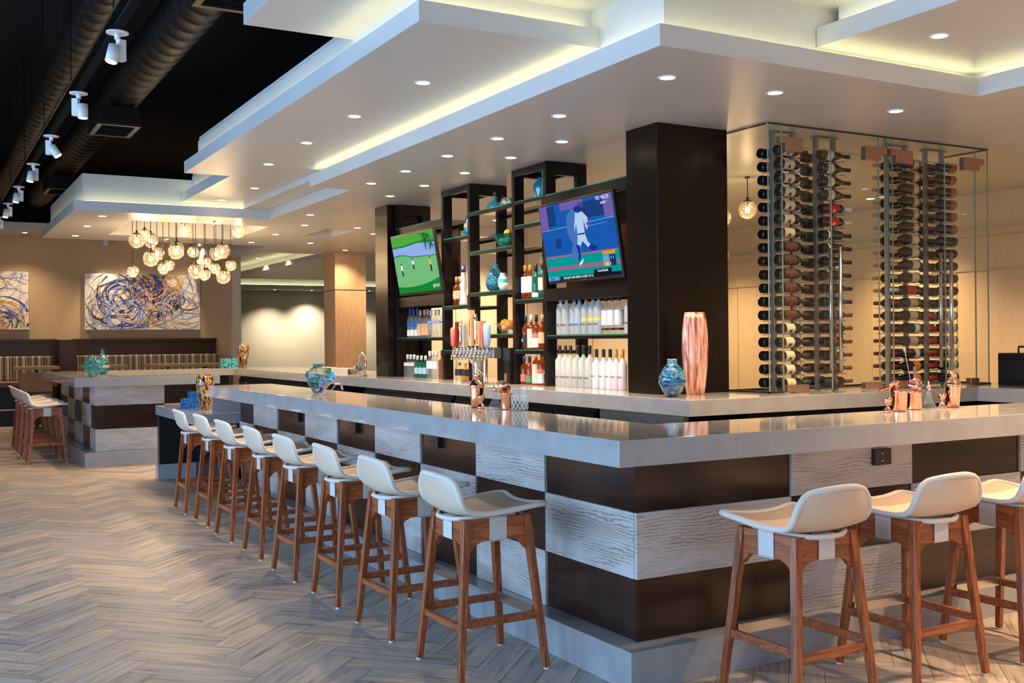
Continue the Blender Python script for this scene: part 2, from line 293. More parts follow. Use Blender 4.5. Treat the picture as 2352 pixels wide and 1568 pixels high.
# ------------------------------------------------------------------ mesh helper
class MB:
    def __init__(s, two=False):
        s.v, s.f, s.mi, s.sm, s.uv = [], [], [], [], {}
        s.cur = 0; s.smooth = False
    def add(s, vs, fs):
        o = len(s.v); s.v += [tuple(p) for p in vs]
        for f in fs: s.f.append(tuple(i + o for i in f)); s.mi.append(s.cur); s.sm.append(s.smooth)
        return s
    def box(s, x0, x1, y0, y1, z0, z1):
        return s.add([(x0, y0, z0), (x1, y0, z0), (x1, y1, z0), (x0, y1, z0), (x0, y0, z1), (x1, y0, z1), (x1, y1, z1), (x0, y1, z1)],
                     [(3, 2, 1, 0), (4, 5, 6, 7), (0, 1, 5, 4), (1, 2, 6, 5), (2, 3, 7, 6), (3, 0, 4, 7)])
    def bar(s, p, q, a, b2=None, a1=None, b1=None, hint=(0, 0, 1)):
        """square bar from p to q; a,b widths at p, a1,b1 at q"""
        p, q = Vector(p), Vector(q); b2 = b2 or a; a1 = a1 or a; b1 = b1 or b2
        d = (q - p).normalized(); h = Vector(hint)
        if abs(d.dot(h)) > .97: h = Vector((1, 0, 0))
        x = h.cross(d).normalized(); y = d.cross(x)
        vs = [p - x * a / 2 - y * b2 / 2, p + x * a / 2 - y * b2 / 2, p + x * a / 2 + y * b2 / 2, p - x * a / 2 + y * b2 / 2,
              q - x * a1 / 2 - y * b1 / 2, q + x * a1 / 2 - y * b1 / 2, q + x * a1 / 2 + y * b1 / 2, q - x * a1 / 2 + y * b1 / 2]
        return s.add(vs, [(3, 2, 1, 0), (4, 5, 6, 7), (0, 1, 5, 4), (1, 2, 6, 5), (2, 3, 7, 6), (3, 0, 4, 7)])
    def tube(s, pts, r, n=10, closed=False, caps=True):
        pts = [Vector(p) for p in pts]; m_ = len(pts); rings = []
        rr = r if isinstance(r, (list, tuple)) else [r] * m_
        prev = None; vs = []
        for i, p in enumerate(pts):
            if closed: t = pts[(i + 1) % m_] - pts[i - 1]
            else: t = pts[min(i + 1, m_ - 1)] - pts[max(i - 1, 0)]
            t.normalize()
            if prev is None:
                h = Vector((0, 0, 1)) if abs(t.z) < .9 else Vector((1, 0, 0)); x = h.cross(t).normalized()
            else: x = (prev - t * prev.dot(t)).normalized()
            prev = x; y = t.cross(x)
            for k in range(n):
                a = 2 * pi * k / n; vs.append(p + (x * cos(a) + y * sin(a)) * rr[i])
        fs = []
        for i in range(m_ if closed else m_ - 1):
            j = (i + 1) % m_
            for k in range(n): fs.append((i * n + k, i * n + (k + 1) % n, j * n + (k + 1) % n, j * n + k))
        if caps and not closed: fs += [tuple(range(n - 1, -1, -1)), tuple((m_ - 1) * n + k for k in range(n))]
        sm = s.smooth; s.smooth = True; s.add(vs, fs); s.smooth = sm
        if caps and not closed: s.sm[-1] = s.sm[-2] = False
        return s
    def lathe(s, prof, c=(0, 0, 0), n=24, axis='z', caps=True, a0=0, a1=2 * pi):
        full = abs(a1 - a0 - 2 * pi) < 1e-6; vs = []; m_ = n if full else n + 1
        for r_, z in prof:
            for k in range(m_):
                a = a0 + (a1 - a0) * k / n; q = (r_ * cos(a), r_ * sin(a), z)
                if axis == 'x': q = (q[2], q[0], q[1])
                if axis == 'y': q = (q[1], q[2], q[0])
                vs.append((q[0] + c[0], q[1] + c[1], q[2] + c[2]))
        fs = []
        for i in range(len(prof) - 1):
            for k in range(n):
                l = (k + 1) % m_ if full else k + 1
                fs.append((i * m_ + k, i * m_ + l, (i + 1) * m_ + l, (i + 1) * m_ + k))
        nf = len(fs)
        if caps and full: fs += [tuple(range(n - 1, -1, -1)), tuple((len(prof) - 1) * n + k for k in range(n))]
        sm = s.smooth; s.smooth = True; s.add(vs, fs); s.smooth = sm
        if caps and full: s.sm[-1] = s.sm[-2] = False
        return s
    def ball(s, c, r, n=16, sz=1.0):
        k = n // 2; prof = [(max(1e-4, r * sin(pi * i / k)), -r * sz * cos(pi * i / k)) for i in range(k + 1)]
        return s.lathe(prof, c, n, caps=False)
    def prism(s, poly, y0, y1, plane='xz'):
        n = len(poly)
        if plane == 'xz': f = lambda a, b_, y: (a, y, b_)
        elif plane == 'yz': f = lambda a, b_, y: (y, a, b_)
        else: f = lambda a, b_, y: (a, b_, y)
        vs = [f(a, b_, y0) for a, b_ in poly] + [f(a, b_, y1) for a, b_ in poly]
        return s.add(vs, [tuple(range(n)), tuple(range(2 * n - 1, n - 1, -1))] + [(i, i + n, (i + 1) % n + n, (i + 1) % n) for i in range(n)])
    def grid(s, pts, nu, nv, thick=0):
        """pts[u][v]; records uv"""
        base = len(s.v); vs = [p for row in pts for p in row]; fs = []
        for i in range(nu - 1):
            for j in range(nv - 1): fs.append((i * nv + j, i * nv + j + 1, (i + 1) * nv + j + 1, (i + 1) * nv + j))
        sm = s.smooth; s.smooth = True; s.add(vs, fs); s.smooth = sm
        for i in range(nu):
            for j in range(nv): s.uv[base + i * nv + j] = (j / (nv - 1), i / (nu - 1))
        return s
    def build(s, name, mats, parent=None, loc=None, bevel=0):
        me = bpy.data.meshes.new(name); me.from_pydata(s.v, [], s.f)
        if isinstance(mats, str): mats = [mats]
        for m_ in mats: me.materials.append(MATS[m_])
        me.polygons.foreach_set('material_index', s.mi); me.polygons.foreach_set('use_smooth', s.sm)
        if s.uv:
            l = me.uv_layers.new(name='UVMap')
            for lp in me.loops: l.data[lp.index].uv = s.uv.get(lp.vertex_index, (0, 0))
        bm = bmesh.new(); bm.from_mesh(me); bmesh.ops.recalc_face_normals(bm, faces=bm.faces); bm.to_mesh(me); bm.free()
        o = bpy.data.objects.new(name, me); COL.objects.link(o)
        if parent: o.parent = parent
        if loc: o.location = loc
        if bevel:
            bv = o.modifiers.new('bevel', 'BEVEL'); bv.width = bevel; bv.segments = 2; bv.limit_method = 'ANGLE'
        return o
def tag(o, label, cat, group=None, kind=None):
    if label: o['label'] = label
    if cat: o['category'] = cat
    if group: o['group'] = group
    if kind: o['kind'] = kind
    return o
def thing(name, label, cat, loc=(0, 0, 0), rz=0, group=None):
    o = bpy.data.objects.new(name, None); COL.objects.link(o); o.location = loc; o.rotation_euler = (0, 0, rz)
    o.empty_display_size = .1
    return tag(o, label, cat, group)
def struct(o): o['kind'] = 'structure'; return o
KIDS = {}
def kids(o): return [c for c in o.children]
def dup(o, parent=None, loc=None, rz=None, label=None, group=None):
    c = o.copy(); COL.objects.link(c)
    if parent: c.parent = parent
    if loc is not None: c.location = loc
    if rz is not None: c.rotation_euler = (0, 0, rz)
    if label: c['label'] = label
    if group: c['group'] = group
    for ch in kids(o): dup(ch, c)
    return c
def text(name, body, size, mat, parent, loc, rot, ext=.0006, align='CENTER'):
    cu = bpy.data.curves.new(name, 'FONT'); cu.body = body; cu.size = size; cu.extrude = ext; cu.align_x = align; cu.align_y = 'CENTER'
    cu.resolution_u = 2
    t = bpy.data.objects.new(name, cu); COL.objects.link(t)
    bpy.context.view_layer.update()
    me = bpy.data.meshes.new_from_object(t.evaluated_get(bpy.context.evaluated_depsgraph_get()))
    bpy.data.objects.remove(t); me.materials.clear(); me.materials.append(MATS[mat])
    o = bpy.data.objects.new(name, me); COL.objects.link(o); o.parent = parent; o.location = loc; o.rotation_euler = rot
    return o
ORD = ['first', 'second', 'third', 'fourth', 'fifth', 'sixth', 'seventh', 'eighth', 'ninth', 'tenth', 'eleventh', 'twelfth', 'thirteenth', 'fourteenth', 'fifteenth', 'sixteenth', 'seventeenth', 'eighteenth', 'nineteenth', 'twentieth', 'twenty-first']

# ================================================================== ROOM
TOP = 1.07; TH = .107
# floor: herringbone of plank tiles at 45 degrees
def floor():
    W, n = .150, 4; g = .0012; vs, fs, uv, att = [], [], [], []
    cs = .70710678
    x0, y0 = -1.35, .10
    rnd = random.Random(3)
    def plank(u, v, lu, lv):
        c = [(u * W + g, v * W + g), ((u + lu) * W - g, v * W + g), ((u + lu) * W - g, (v + lv) * W - g), (u * W + g, (v + lv) * W - g)]
        P_ = [(cs * (a - b_) + x0, cs * (a + b_) + y0) for a, b_ in c]
        cx = sum(p[0] for p in P_) / 4; cy = sum(p[1] for p in P_) / 4
        if not (-6.3 < cx < 6.2 and -6.5 < cy < 18.2): return
        if -.5 < 0 and .35 < cx < 5.6 and .35 < cy < 8.6: return
        o = len(vs); vs.extend((p[0], p[1], 0) for p in P_); fs.append((o, o + 1, o + 2, o + 3))
        ru, rv = rnd.random() * 9, rnd.random() * 9
        L_ = W * n
        if lu > lv: q = [(0, 0), (L_, 0), (L_, W), (0, W)]
        else: q = [(0, 0), (0, W), (L_, W), (L_, 0)]
        uv.extend((a + ru, b_ + rv) for a, b_ in q); att.append(rnd.random())
    # rotated frame: x = cs*(a-b), y = cs*(a+b)  -> a along (+,+), b along (-,+)
    K = 130
    for k in range(-K, K * 2):
        for m_ in range(-10, 11):
            plank(k + 2 * n * m_, k, n, 1)
            plank(k + 2 * n * m_, k + 1, 1, n)
    me = bpy.data.meshes.new('floor'); me.from_pydata(vs, [], fs)
    l = me.uv_layers.new(name='UVMap')
    for i, q in enumerate(uv): l.data[i].uv = q
    a = me.attributes.new('board', 'FLOAT', 'FACE'); a.data.foreach_set('value', att)
    me.materials.append(MATS['floor_board']); me.materials.append(MATS['grout'])
    o = bpy.data.objects.new('floor', me); COL.objects.link(o); struct(o)
    fb = MB().box(-6.7, 13, -7, 28, -.12, -.003).build('floor', 'grout'); struct(fb)
floor()
# walls
def wall_open(name, axis, pos, th, a0, a1, z1, holes, mat):
    """wall with rectangular window openings (a0,a1,z0,z1)"""
    mb = MB(); cur = a0
    def bx(p, q, z0_, z1_):
        if axis == 'x': mb.box(pos, pos + th, p, q, z0_, z1_)
        else: mb.box(p, q, pos, pos + th, z0_, z1_)
    for h0, h1, hz0, hz1 in sorted(holes):
        bx(cur, h0, 0, z1); bx(h0, h1, 0, hz0); bx(h0, h1, hz1, z1); cur = h1
    bx(cur, a1, 0, z1); return struct(mb.build(name, mat))
wl = [(-3.9, -.9, .25, 3.25), (-.1, 2.9, .25, 3.25), (3.7, 6.7, .25, 3.25)]
wall_open('wall_left', 'x', -6.5, .2, -7, 18.6, 4.75, wl, 'matte_plaster')
wn = [(-6, -2.8, .25, 3.25), (-1.4, 1.8, .25, 3.25)]
wall_open('wall_near', 'y', -6.8, .2, -6.7, 9, 4.75, wn, 'matte_plaster')
for i, (a, b_, z0, z1) in enumerate(wl):
    f = MB()
    for y in (a, (a + b_) / 2, b_): f.box(-6.46, -6.40, y - .03, y + .03, z0, z1)
    for z in (z0, z1): f.box(-6.46, -6.40, a, b_, z - .03, z + .03)
    struct(f.build('window_%d' % (i + 1), 'black_plastic'))
for i, (a, b_, z0, z1) in enumerate(wn):
    f = MB()
    for x in (a, (a + b_) / 2, b_): f.box(x - .03, x + .03, -6.74, -6.68, z0, z1)
    for z in (z0, z1): f.box(a, b_, -6.74, -6.68, z - .03, z + .03)
    struct(f.build('window_%d' % (i + 4), 'black_plastic'))
wb = MB(); wb.box(-6.5, 2.99, 18.3, 18.6, 0, 3.62); struct(wb.build('wall_back', 'tan_wall'))
struct(MB().box(2.99, 3.17, 18.12, 18.6, 0, 3.62).build('trim_1', 'cream_wall'))       # pale end pilaster
struct(MB().box(-6.5, 3.3, 17.0, 18.7, 3.53, 3.66).build('trim_2', 'plaster'))           # low soffit in front of back wall
struct(MB().box(3.0, 13, 27.2, 27.4, 0, 3.6).build('wall_far', 'pale_wall'))
struct(MB().box(3.1, 3.25, 18.6, 27.3, 0, 3.6).build('wall_hall', 'pale_wall'))
struct(MB().box(11.5, 11.7, 9.0, 27.3, 0, 3.6).build('wall_east', 'pale_wall'))
# service room behind the bottle display
struct(MB().box(2.75, 11.6, 9.0, 9.15, 0, 3.05).build('wall_service', 'cream_wall'))
wr = MB(); wr.box(7.4, 7.6, -7, 9.1, 0, 3.6); struct(wr.build('wall_right', 'oak_panel'))
pn = MB()
for y in (-1.9, -.7, .5, 1.7, 2.9, 4.1, 5.3, 6.5, 7.7): pn.box(7.392, 7.4, y, y + .012, 0, 2.18)
pn.box(7.385, 7.4, -6, 9, 2.18, 2.2); pn.box(7.33, 7.4, -6, 9, 2.55, 2.62)
for x in (3.6, 4.7, 5.8, 6.9): pn.box(x, x + .012, 8.99, 9.0, 0, 3.0)
struct(pn.build('trim_3', 'paper_tan'))
# ceilings ------------------------------------------------------------
Z0, Z1 = 3.013, 3.131
cl = MB()
cl.box(.73, 5.2, .755, 6.44, Z0, Z1)
cl.box(3.28, 5.2, -6.8, .755, Z0, Z1)
cl.box(5.2, 7.5, -6.8, 9.1, Z0, Z1)
cl.box(1.17, 5.2, 6.44, 9.33, Z0, Z1)
# chandelier recess: x -.33..1.41, y 10.13..12.05
cl.box(-1.11, 2.20, 9.33, 10.13, Z0, Z1); cl.box(-1.11, -.33, 10.13, 12.05, Z0, Z1); cl.box(1.41, 2.20, 10.13, 12.05, Z0, Z1)
cl.box(-1.11, 2.36, 12.05, 12.92, Z0, Z1); cl.box(2.20, 2.36, 11.1, 12.05, Z0, Z1)
cl.box(2.36, 11.6, 11.1, 14.1, Z0, Z1); cl.box(2.20, 11.6, 9.33, 10.11, Z0, Z1); cl.box(2.62, 11.6, 10.11, 11.1, Z0, Z1)
cl.box(5.2, 11.6, 9.1, 9.33, Z0, Z1)
cl.box(2.2, 2.36, 12.92, 18.1, Z0, Z1)
cl.box(2.36, 11.6, 26.0, 27.3, Z0, Z1)
struct(cl.build('ceiling', 'plaster'))
rc = MB()   # recess linings
rc.box(-.33, 1.41, 10.13, 12.05, 3.30, 3.34)
rc.box(-.36, -.33, 10.1, 12.08, Z1, 3.34); rc.box(1.41, 1.44, 10.1, 12.08, Z1, 3.34)
rc.box(-.33, 1.41, 10.10, 10.13, Z1, 3.34); rc.box(-.33, 1.41, 12.05, 12.08, Z1, 3.34)
rc.box(2.20, 2.62, 10.11, 11.1, 3.12, 3.15)
struct(rc.build('ceiling', 'plaster'))
fr_ = MB()   # far recess
fr_.box(2.2, 11.6, 13.9, 26.19, 3.40, 3.46); fr_.box(2.26, 2.36, 14.1, 26.1, Z1, 3.40); fr_.box(2.36, 11.6, 14.0, 14.1, Z1, 3.40)
fr_.box(2.36, 11.6, 26.12, 26.2, Z1, 3.40)
fr_.box(4.3, 9.5, 16.2, 23.5, 3.14, 3.24); fr_.box(4.5, 9.5, 16.4, 23.3, 3.24, 3.399)
struct(fr_.build('ceiling', 'plaster'))
t1 = MB()   # middle tray
t1.box(-.325, .86, 1.485, 7.21, 3.19, 3.305)
t1.box(.135, 1.30, 7.21, 9.44, 3.19, 3.305)
t1.box(1.98, 3.40, -6.8, .87, 3.19, 3.305)     # right tray over the near bar
t1.box(-.21, .86, 1.58, 7.10, 3.305, 3.50); t1.box(.25, 1.30, 7.10, 9.44, 3.305, 3.50); t1.box(2.09, 3.40, -6.8, .80, 3.305, 3.50)
struct(t1.build('ceiling', 'plaster'))
b2_ = MB()  # bulkheads standing on the low soffit
b2_.box(.85, 5.2, .875, 9.33, Z1, 3.50); b2_.box(3.40, 5.2, -6.8, .875, Z1, 3.50)
b2_.box(1.29, 2.36, 6.56, 12.9, Z1, 3.47)
b2_.box(-1.00, 1.28, 9.45, 9.55, Z1, 3.46); b2_.box(-1.00, -.90, 9.55, 12.8, Z1, 3.46); b2_.box(-.90, 1.28, 12.7, 12.8, Z1, 3.46); b2_.box(-.90, 1.28, 9.55, 12.7, 3.42, 3.455)
struct(b2_.build('ceiling', 'plaster'))
hi = MB()   # high white ceiling over the near end
hi.box(-.92, 7.5, -6.8, 2.78, 3.43, 3.56); hi.box(-.20, 2.3, 2.79, 7.09, 3.501, 3.54); hi.box(.26, 2.3, 7.10, 9.44, 3.501, 3.54)
struct(hi.build('ceiling', 'plaster'))
struct(MB().box(-6.7, 12, -7, 19, 4.7, 4.8).build('ceiling', 'ceiling_black'))
struct(MB().box(-6.5, 3.3, 18.3, 18.5, 3.66, 4.75).build('wall_back', 'ceiling_black'))
# LED strips lying in the troughs (length along x or y)
led = MB()
def strip(x0, x1, y0, y1, z): led.box(x0, x1, y0, y1, z, z + .008)
strip(.775, .79, .83, 6.40, Z1); strip(.80, 3.30, .80, .815, Z1); strip(3.335, 3.35, -6.5, .80, Z1)
strip(1.215, 1.23, 6.55, 9.30, Z1)
strip(-.27, -.255, 1.55, 7.15, 3.305); strip(-.24, .80, 1.52, 1.535, 3.305)
strip(.185, .20, 7.25, 9.40, 3.305); strip(2.03, 2.045, -6.5, .80, 3.305)
strip(-1.0, 1.2, 9.38, 9.395, Z1); strip(-1.065, -1.05, 9.42, 12.8, Z1)
strip(2.5, 11.4, 26.04, 26.06, Z1); strip(4.38, 4.40, 16.4, 23.3, 3.24); strip(4.4, 9.4, 16.28, 16.30, 3.24)
struct(led.build('trim_4', 'led_warm'))
# oak-clad column beyond the bar
oc = thing('column', 'square light oak clad column with a dark joint line near its top', 'column', (3.80, 13.72, 0))
MB().box(-.28, .28, -.28, .28, 0, 2.35).build('cladding', 'oak_column', oc)
MB().box(-.28, .28, -.28, .28, 2.365, Z0).build('cladding', 'oak_column', oc)
MB().box(-.27, .27, -.27, .27, 2.35, 2.365).build('joint', 'black_plastic', oc)
for n_, (x0, x1, y0, y1), lb in (('near', (1.91, 2.56, 2.34, 2.715), 'tall dark bronze clad pillar beside the glass wine cabinet'), ('far', (1.945, 2.42, 7.372, 7.735), 'narrower bronze clad pillar left of the golf television')):
    p = thing('pillar', lb, 'pillar', ((x0 + x1) / 2, (y0 + y1) / 2, TOP)); hx, hy = (x1 - x0) / 2, (y1 - y0) / 2
    MB().box(-hx, hx, -hy, hy, 0, Z0 - TOP).build('cladding', 'brushed_bronze', p, bevel=.003)

# ================================================================== BAR
def slab(name, label, rects, z1, th, cat='worktop'):
    mb = MB()
    for r_ in rects: mb.box(*r_, z1 - th, z1)
    return tag(mb.build(name, 'quartz', bevel=.0025), label, cat)
slab('bar_worktop', 'polished grey quartz bar top running along the near side with stools', [(-.30, .30, -.30, 6.39), (.30, 5.1, -.30, .28)], TOP, TH)
slab('back_worktop', 'grey quartz counter carrying the bottle shelving pillars and wine cabinet', [(1.64, 2.74, 1.67, 12.9), (2.74, 5.1, 1.67, 2.75), (4.48, 5.1, .281, 1.67), (-.48, 2.75, 13.0, 13.6)], TOP, TH)
slab('island_worktop', 'grey quartz top of the far left island with its own row of stools', [(-1.08, -.48, 10.25, 13.6), (-1.08, .62, 9.65, 10.25)], TOP, TH)
slab('low_worktop', 'lower grey quartz shelf at far end of the near bar holding blue boxes', [(-.44, .30, 6.395, 8.2)], .80, .10)
tag(MB().box(-.27, .0, 6.36, 6.385, .805, TOP - TH).build('end_panel', 'stone_step'), 'grey stone end panel under the far end of the near bar top', 'panel')
def step(name, label, rects):
    mb = MB()
    for r_ in rects: mb.box(*r_, 0, .165)
    return tag(mb.build(name, 'stone_step', bevel=.002), label, 'plinth')
step('stone_plinth', 'grey stone step along the foot of the near bar', [(-.122, 0.3, -.12, 6.4), (.3, 5.1, -.12, .28)])
step('stone_plinth', 'grey stone step along the foot of the left island', [(-.955, .2, 9.80, 10.2), (-.955, -.5, 10.2, 13.6)])
step('stone_plinth', 'short blue grey stone foot under the black low counter end', [(-.44, .3, 8.09, 8.22)])
# bar fronts: chequered cladding; each panel a part
def cladding(root, label, axis, pos, starts, zr, first_white, flip, body, mats):
    if isinstance(root, str): root = thing('bar_counter', label, 'bar', (0, 0, 0))
    MB().box(*body).build('carcass', 'black_cabinet', root)
    for c in range(len(starts) - 1):
        a, b_ = starts[c], starts[c + 1]
        for r_, (z0, z1) in enumerate(zr):
            white = (c + r_ + first_white) % 2 == 0; pr = .016 if white else .004
            mb = MB()
            if axis == 'x': mb.box(pos - pr, pos + .004, a + .002, b_ - .002, z0 + .001, z1 - .001)
            else: mb.box(a + .002, b_ - .002, pos - pr, pos + .004, z0 + .001, z1 - .001)
            o = mb.build('panel', mats[0] if white else mats[1], root)
            o['label'] = 'whitewashed oak panel' if white else 'dark walnut panel'
    return root
ZR = [(.722, .963), (.435, .722), (.166, .435)]
ys = [0.0, .735] + [.735 + .7345 * i for i in range(1, 9)]
ys = [y for y in ys if y < 6.35] + [6.36]
nb = cladding('bar_front', 'near bar counter chequered in dark walnut and whitewashed oak panels', 'x', 0, ys, ZR, 1, 0, (.004, .28, .004, 6.36, .166, .963), ('limed_oak_long', 'walnut_long'))
cladding(nb, '', 'y', 0, [-.014, .884, 1.715, 2.582, 3.45, 4.3, 5.0], ZR, 1, 0, (.285, 5.0, .004, .24, .166, .963), ('limed_oak_side', 'walnut_side'))
ib_ = cladding('bar_front', 'far left island counter chequered in walnut and whitewashed oak', 'y', 9.95, [-.815, .0, .6], ZR, 0, 0, (-.776, .6, 9.954, 10.2, .166, .963), ('limed_oak_side', 'walnut_side'))
cladding(ib_, '', 'x', -.80, [9.95, 10.41, 11.15, 11.89, 12.63, 13.37], ZR, 0, 0, (-.796, -.55, 10.21, 13.5, .166, .963), ('limed_oak_long', 'walnut_long'))
for x0, x1, y0, y1, lb in ((.0, .3, 6.40, 8.08, 'dark cupboard below the low worktop'),):
    pass
lc = thing('low_counter', 'black fronted low counter end at the far end of the near bar', 'counter', (-.06, 8.15, 0))
MB().box(-.36, .36, -.05, .05, .166, .70).build('end_panel', 'black_cabinet', lc)
MB().box(.02, .34, -1.74, -.07, 0, .70).build('body', 'black_cabinet', lc)
# back bar cabinets under the back worktop
def back_unit(lb, x0, x1, y0, y1, face, n, mat='black_cabinet'):
    root = thing('back_bar_cabinet', lb, 'cabinet', (x0, y0, 0)); MB().box(0, x1 - x0, 0, y1 - y0, 0, TOP - TH).build('body', 'black_cabinet', root)
    for i in range(n):
        if face == 'x':
            w_ = (y1 - y0) / n; d = MB().box(-.025, -.002, i * w_ + .01, (i + 1) * w_ - .01, .1, .92).build('door', mat, root)
            MB().tube([(-.05, i * w_ + w_ * .5 - .1, .86), (-.05, i * w_ + w_ * .5 + .1, .86)], .009, 8).build('handle', 'chrome', d)
        else:
            w_ = (x1 - x0) / n; d = MB().box(i * w_ + .01, (i + 1) * w_ - .01, -.025, -.002, .1, .92).build('door', mat, root)
            MB().tube([(i * w_ + w_ * .5 - .1, -.05, .86), (i * w_ + w_ * .5 + .1, -.05, .86)], .009, 8).build('handle', 'chrome', d)
    return root
back_unit('black bottle cooler under the back counter near the pillar', 1.72, 2.7, 2.85, 5.2, 'x', 4)
back_unit('black bottle cooler under the back counter below the golf television', 1.72, 2.7, 5.25, 7.5, 'x', 3)
back_unit('black cabinet under the back counter beyond the far pillar', 1.72, 2.7, 8.2, 12.8, 'x', 5)
back_unit('dark wood cabinets below the glass wine cabinet', 2.2, 5.0, 1.74, 2.6, 'y', 4, 'walnut_side')
sp_ = tag(MB().box(1.70, 1.74, 1.80, 2.78, .3, TOP - TH).build('side_panel', 'dull_steel'), 'pale steel side panel under the counter corner', 'panel')
tag(MB().box(4.55, 5.0, .29, 1.60, 0, TOP - TH).build('service_cabinet', 'black_cabinet'), 'black cabinet under the right hand return of the counter', 'cabinet')
tag(MB().box(-.45, 1.6, 13.05, 13.5, 0, TOP - TH).build('service_cabinet', 'black_cabinet'), 'dark cabinet under the far cross counter', 'cabinet')
# outlets
def outlet(lb, loc, rz):
    t = thing('wall_socket', lb, 'socket', loc, rz, None)
    MB().box(-.03, 0, -.055, .055, -.04, .04).build('cover', 'black_plastic', t, bevel=.003)
    mb = MB()
    for z in (-.018, .018): mb.box(-.032, -.030, .005, .018, z - .003, z + .003)
    mb.build('slot', 'steel', t)
outlet('black socket box under the bar top nearest the front bar corner', (-.005, 1.975, .877), 0)
outlet('black socket box under the bar top, second from the corner', (-.005, 3.31, .867), 0)
outlet('black socket box under the bar top, farthest from the corner', (-.005, 4.585, .867), 0)
outlet('black square socket on the pale oak panel of the right side', (1.473, -.017, .874), pi / 2)

# ================================================================== BAR STOOLS
def make_stool():
    t = thing('bar_stool', 'x', 'bar stool', (0, 0, 0))
    # seat shell: u along profile front->back, v across
    prof = [(.240, .722), (.195, .722), (.14, .715), (.08, .706), (.02, .699), (-.04, .694), (-.10, .693), (-.15, .699), (-.19, .716), (-.215, .745), (-.23, .78), (-.243, .82), (-.256, .858), (-.264, .885)]
    n = len(prof); nv = 13; pts = []
    for i, (x, z) in enumerate(prof):
        t_ = i / (n - 1); row = []
        hw = .205
        if t_ > .55: hw = .205 - .045 * max(0, (t_ - .72) / .28) ** 2 * 1.4
        if t_ < .2: hw = .205 + .010 * (1 - t_ / .2)
        if .45 < t_ < .62: hw -= .022 * math.sin((t_ - .45) / .17 * pi)
        for j in range(nv):
            v = -1 + 2 * j / (nv - 1)
            back = max(0, (t_ - .5) / .5)
            zz = z + .018 * v * v * (1 - back) - (.020 * v * v if t_ == 1 else 0) * 1.0
            xx = x + .050 * v * v * back - (.04 * (v * v) * max(0, 1 - t_ / .16) if t_ < .16 else 0) * -.2
            if t_ < .08: xx -= .030 * (1 - v * v)
            row.append((xx, v * hw, zz))
        pts.append(row)
    sh = MB().grid(pts, n, nv).build('seat', 'cane_weave', t)
    so = sh.modifiers.new('solid', 'SOLIDIFY'); so.thickness = .010; so.offset = 0
    sb = sh.modifiers.new('sub', 'SUBSURF'); sb.levels = 1; sb.render_levels = 1
    # rim tube round the boundary
    bd = [Vector(p) for p in pts[0]] + [Vector(r_[-1]) for r_ in pts[1:]] + [Vector(p) for p in reversed(pts[-1][:-1])] + [Vector(r_[0]) for r_ in reversed(pts[1:-1])]
    for _ in range(2):
        m_ = len(bd); bd = [(bd[i - 1] + bd[i] * 2 + bd[(i + 1) % m_]) / 4 for i in range(m_)]
    MB().tube(bd, .0135, 8, closed=True).build('rim', 'white_cord', t)
    # support hoop under the seat
    hp = [(-.17, v * .15, .686 - .004 * (1 - v * v)) for v in (-1, -.5, 0, .5, 1)]
    hp = [(.10, -.135, .692), (-.05, -.14, .690), (-.15, -.12, .688), (-.185, -.06, .684), (-.19, 0, .683), (-.185, .06, .684), (-.15, .12, .688), (-.05, .14, .690), (.10, .135, .692)]
    MB().tube(hp, .011, 8).build('support_hoop', 'white_cord', t)
    # frame
    zt, zr = .688, .245; at, af = .150, .214
    def leg(sx, sy):
        mb = MB()
        mb.bar((sx * af, sy * af, 0.008), (sx * at, sy * at, zt), .028, .028, .037, .037)
        return mb
    for sx in (-1, 1):
        for sy in (-1, 1):
            l_ = leg(sx, sy).build('leg', 'teak', t, bevel=.003)
            MB().lathe([(.012, 0), (.013, .010)], (sx * af, sy * af, 0), 10).build('glide', 'white_paint', l_)
    arch = [(-at, zt), (at, zt), (at, zt - .19)]
    def ap(k=9):
        poly = [(-at, zt), (at, zt), (at + .004, zt - .150), (.144, zt - .150)]
        for i in range(k + 1):
            q = i / k; x = .138 * (1 - 2 * q); e = abs(x / .138) ** 5
            poly.append((x, zt - .098 - .046 * e))
        poly += [(-.144, zt - .150), (-at - .004, zt - .150)]
        return poly
    for s_ in (-1, 1):
        MB().prism(ap(), s_ * at - .013, s_ * at + .013, 'xz').build('apron', 'teak_apron', t, bevel=.002)
        MB().prism(ap(), s_ * (at + .0) - .013, s_ * (at + .0) + .013, 'yz').build('apron', 'teak_rail', t, bevel=.002)
    def band(cx, cy, horiz):
        mb = MB(); w_ = .044; g_ = .0165
        for s_ in (-1, 1):
            if horiz: p_ = [[(cx + a, cy + s_ * g_, z) for a in (-w_, w_)] for z in (zt - .102, zt + .002)]
            else: p_ = [[(cx + s_ * g_, cy + a, z) for a in (-w_, w_)] for z in (zt - .097, zt + .002)]
            mb.grid(p_, 2, 2)
        if horiz: mb.box(cx - w_, cx + w_, cy - g_, cy + g_, zt - .099, zt - .096); mb.box(cx - w_, cx + w_, cy - g_, cy + g_, zt + .001, zt + .004)
        else: mb.box(cx - g_, cx + g_, cy - w_, cy + w_, zt - .099, zt - .096); mb.box(cx - g_, cx + g_, cy - w_, cy + w_, zt + .001, zt + .004)
        mb.build('woven_band', 'band_weave', t)
    band(0, -at, True); band(0, at, True); band(-at, 0, False); band(at, 0, False)
    k = af + (at - af) * zr / zt
    for s_ in (-1, 1): MB().bar((-k, s_ * k, zr), (k, s_ * k, zr), .022, .034).build('stretcher', 'teak_rail', t, bevel=.002)
    MB().bar((-k, -k, zr - .02), (-k, k, zr - .02), .022, .034).build('stretcher', 'teak_rail', t, bevel=.002)
    MB().bar((k, -k, zr + .01), (k, k, zr + .01), .022, .034).build('stretcher', 'teak_rail', t, bevel=.002)
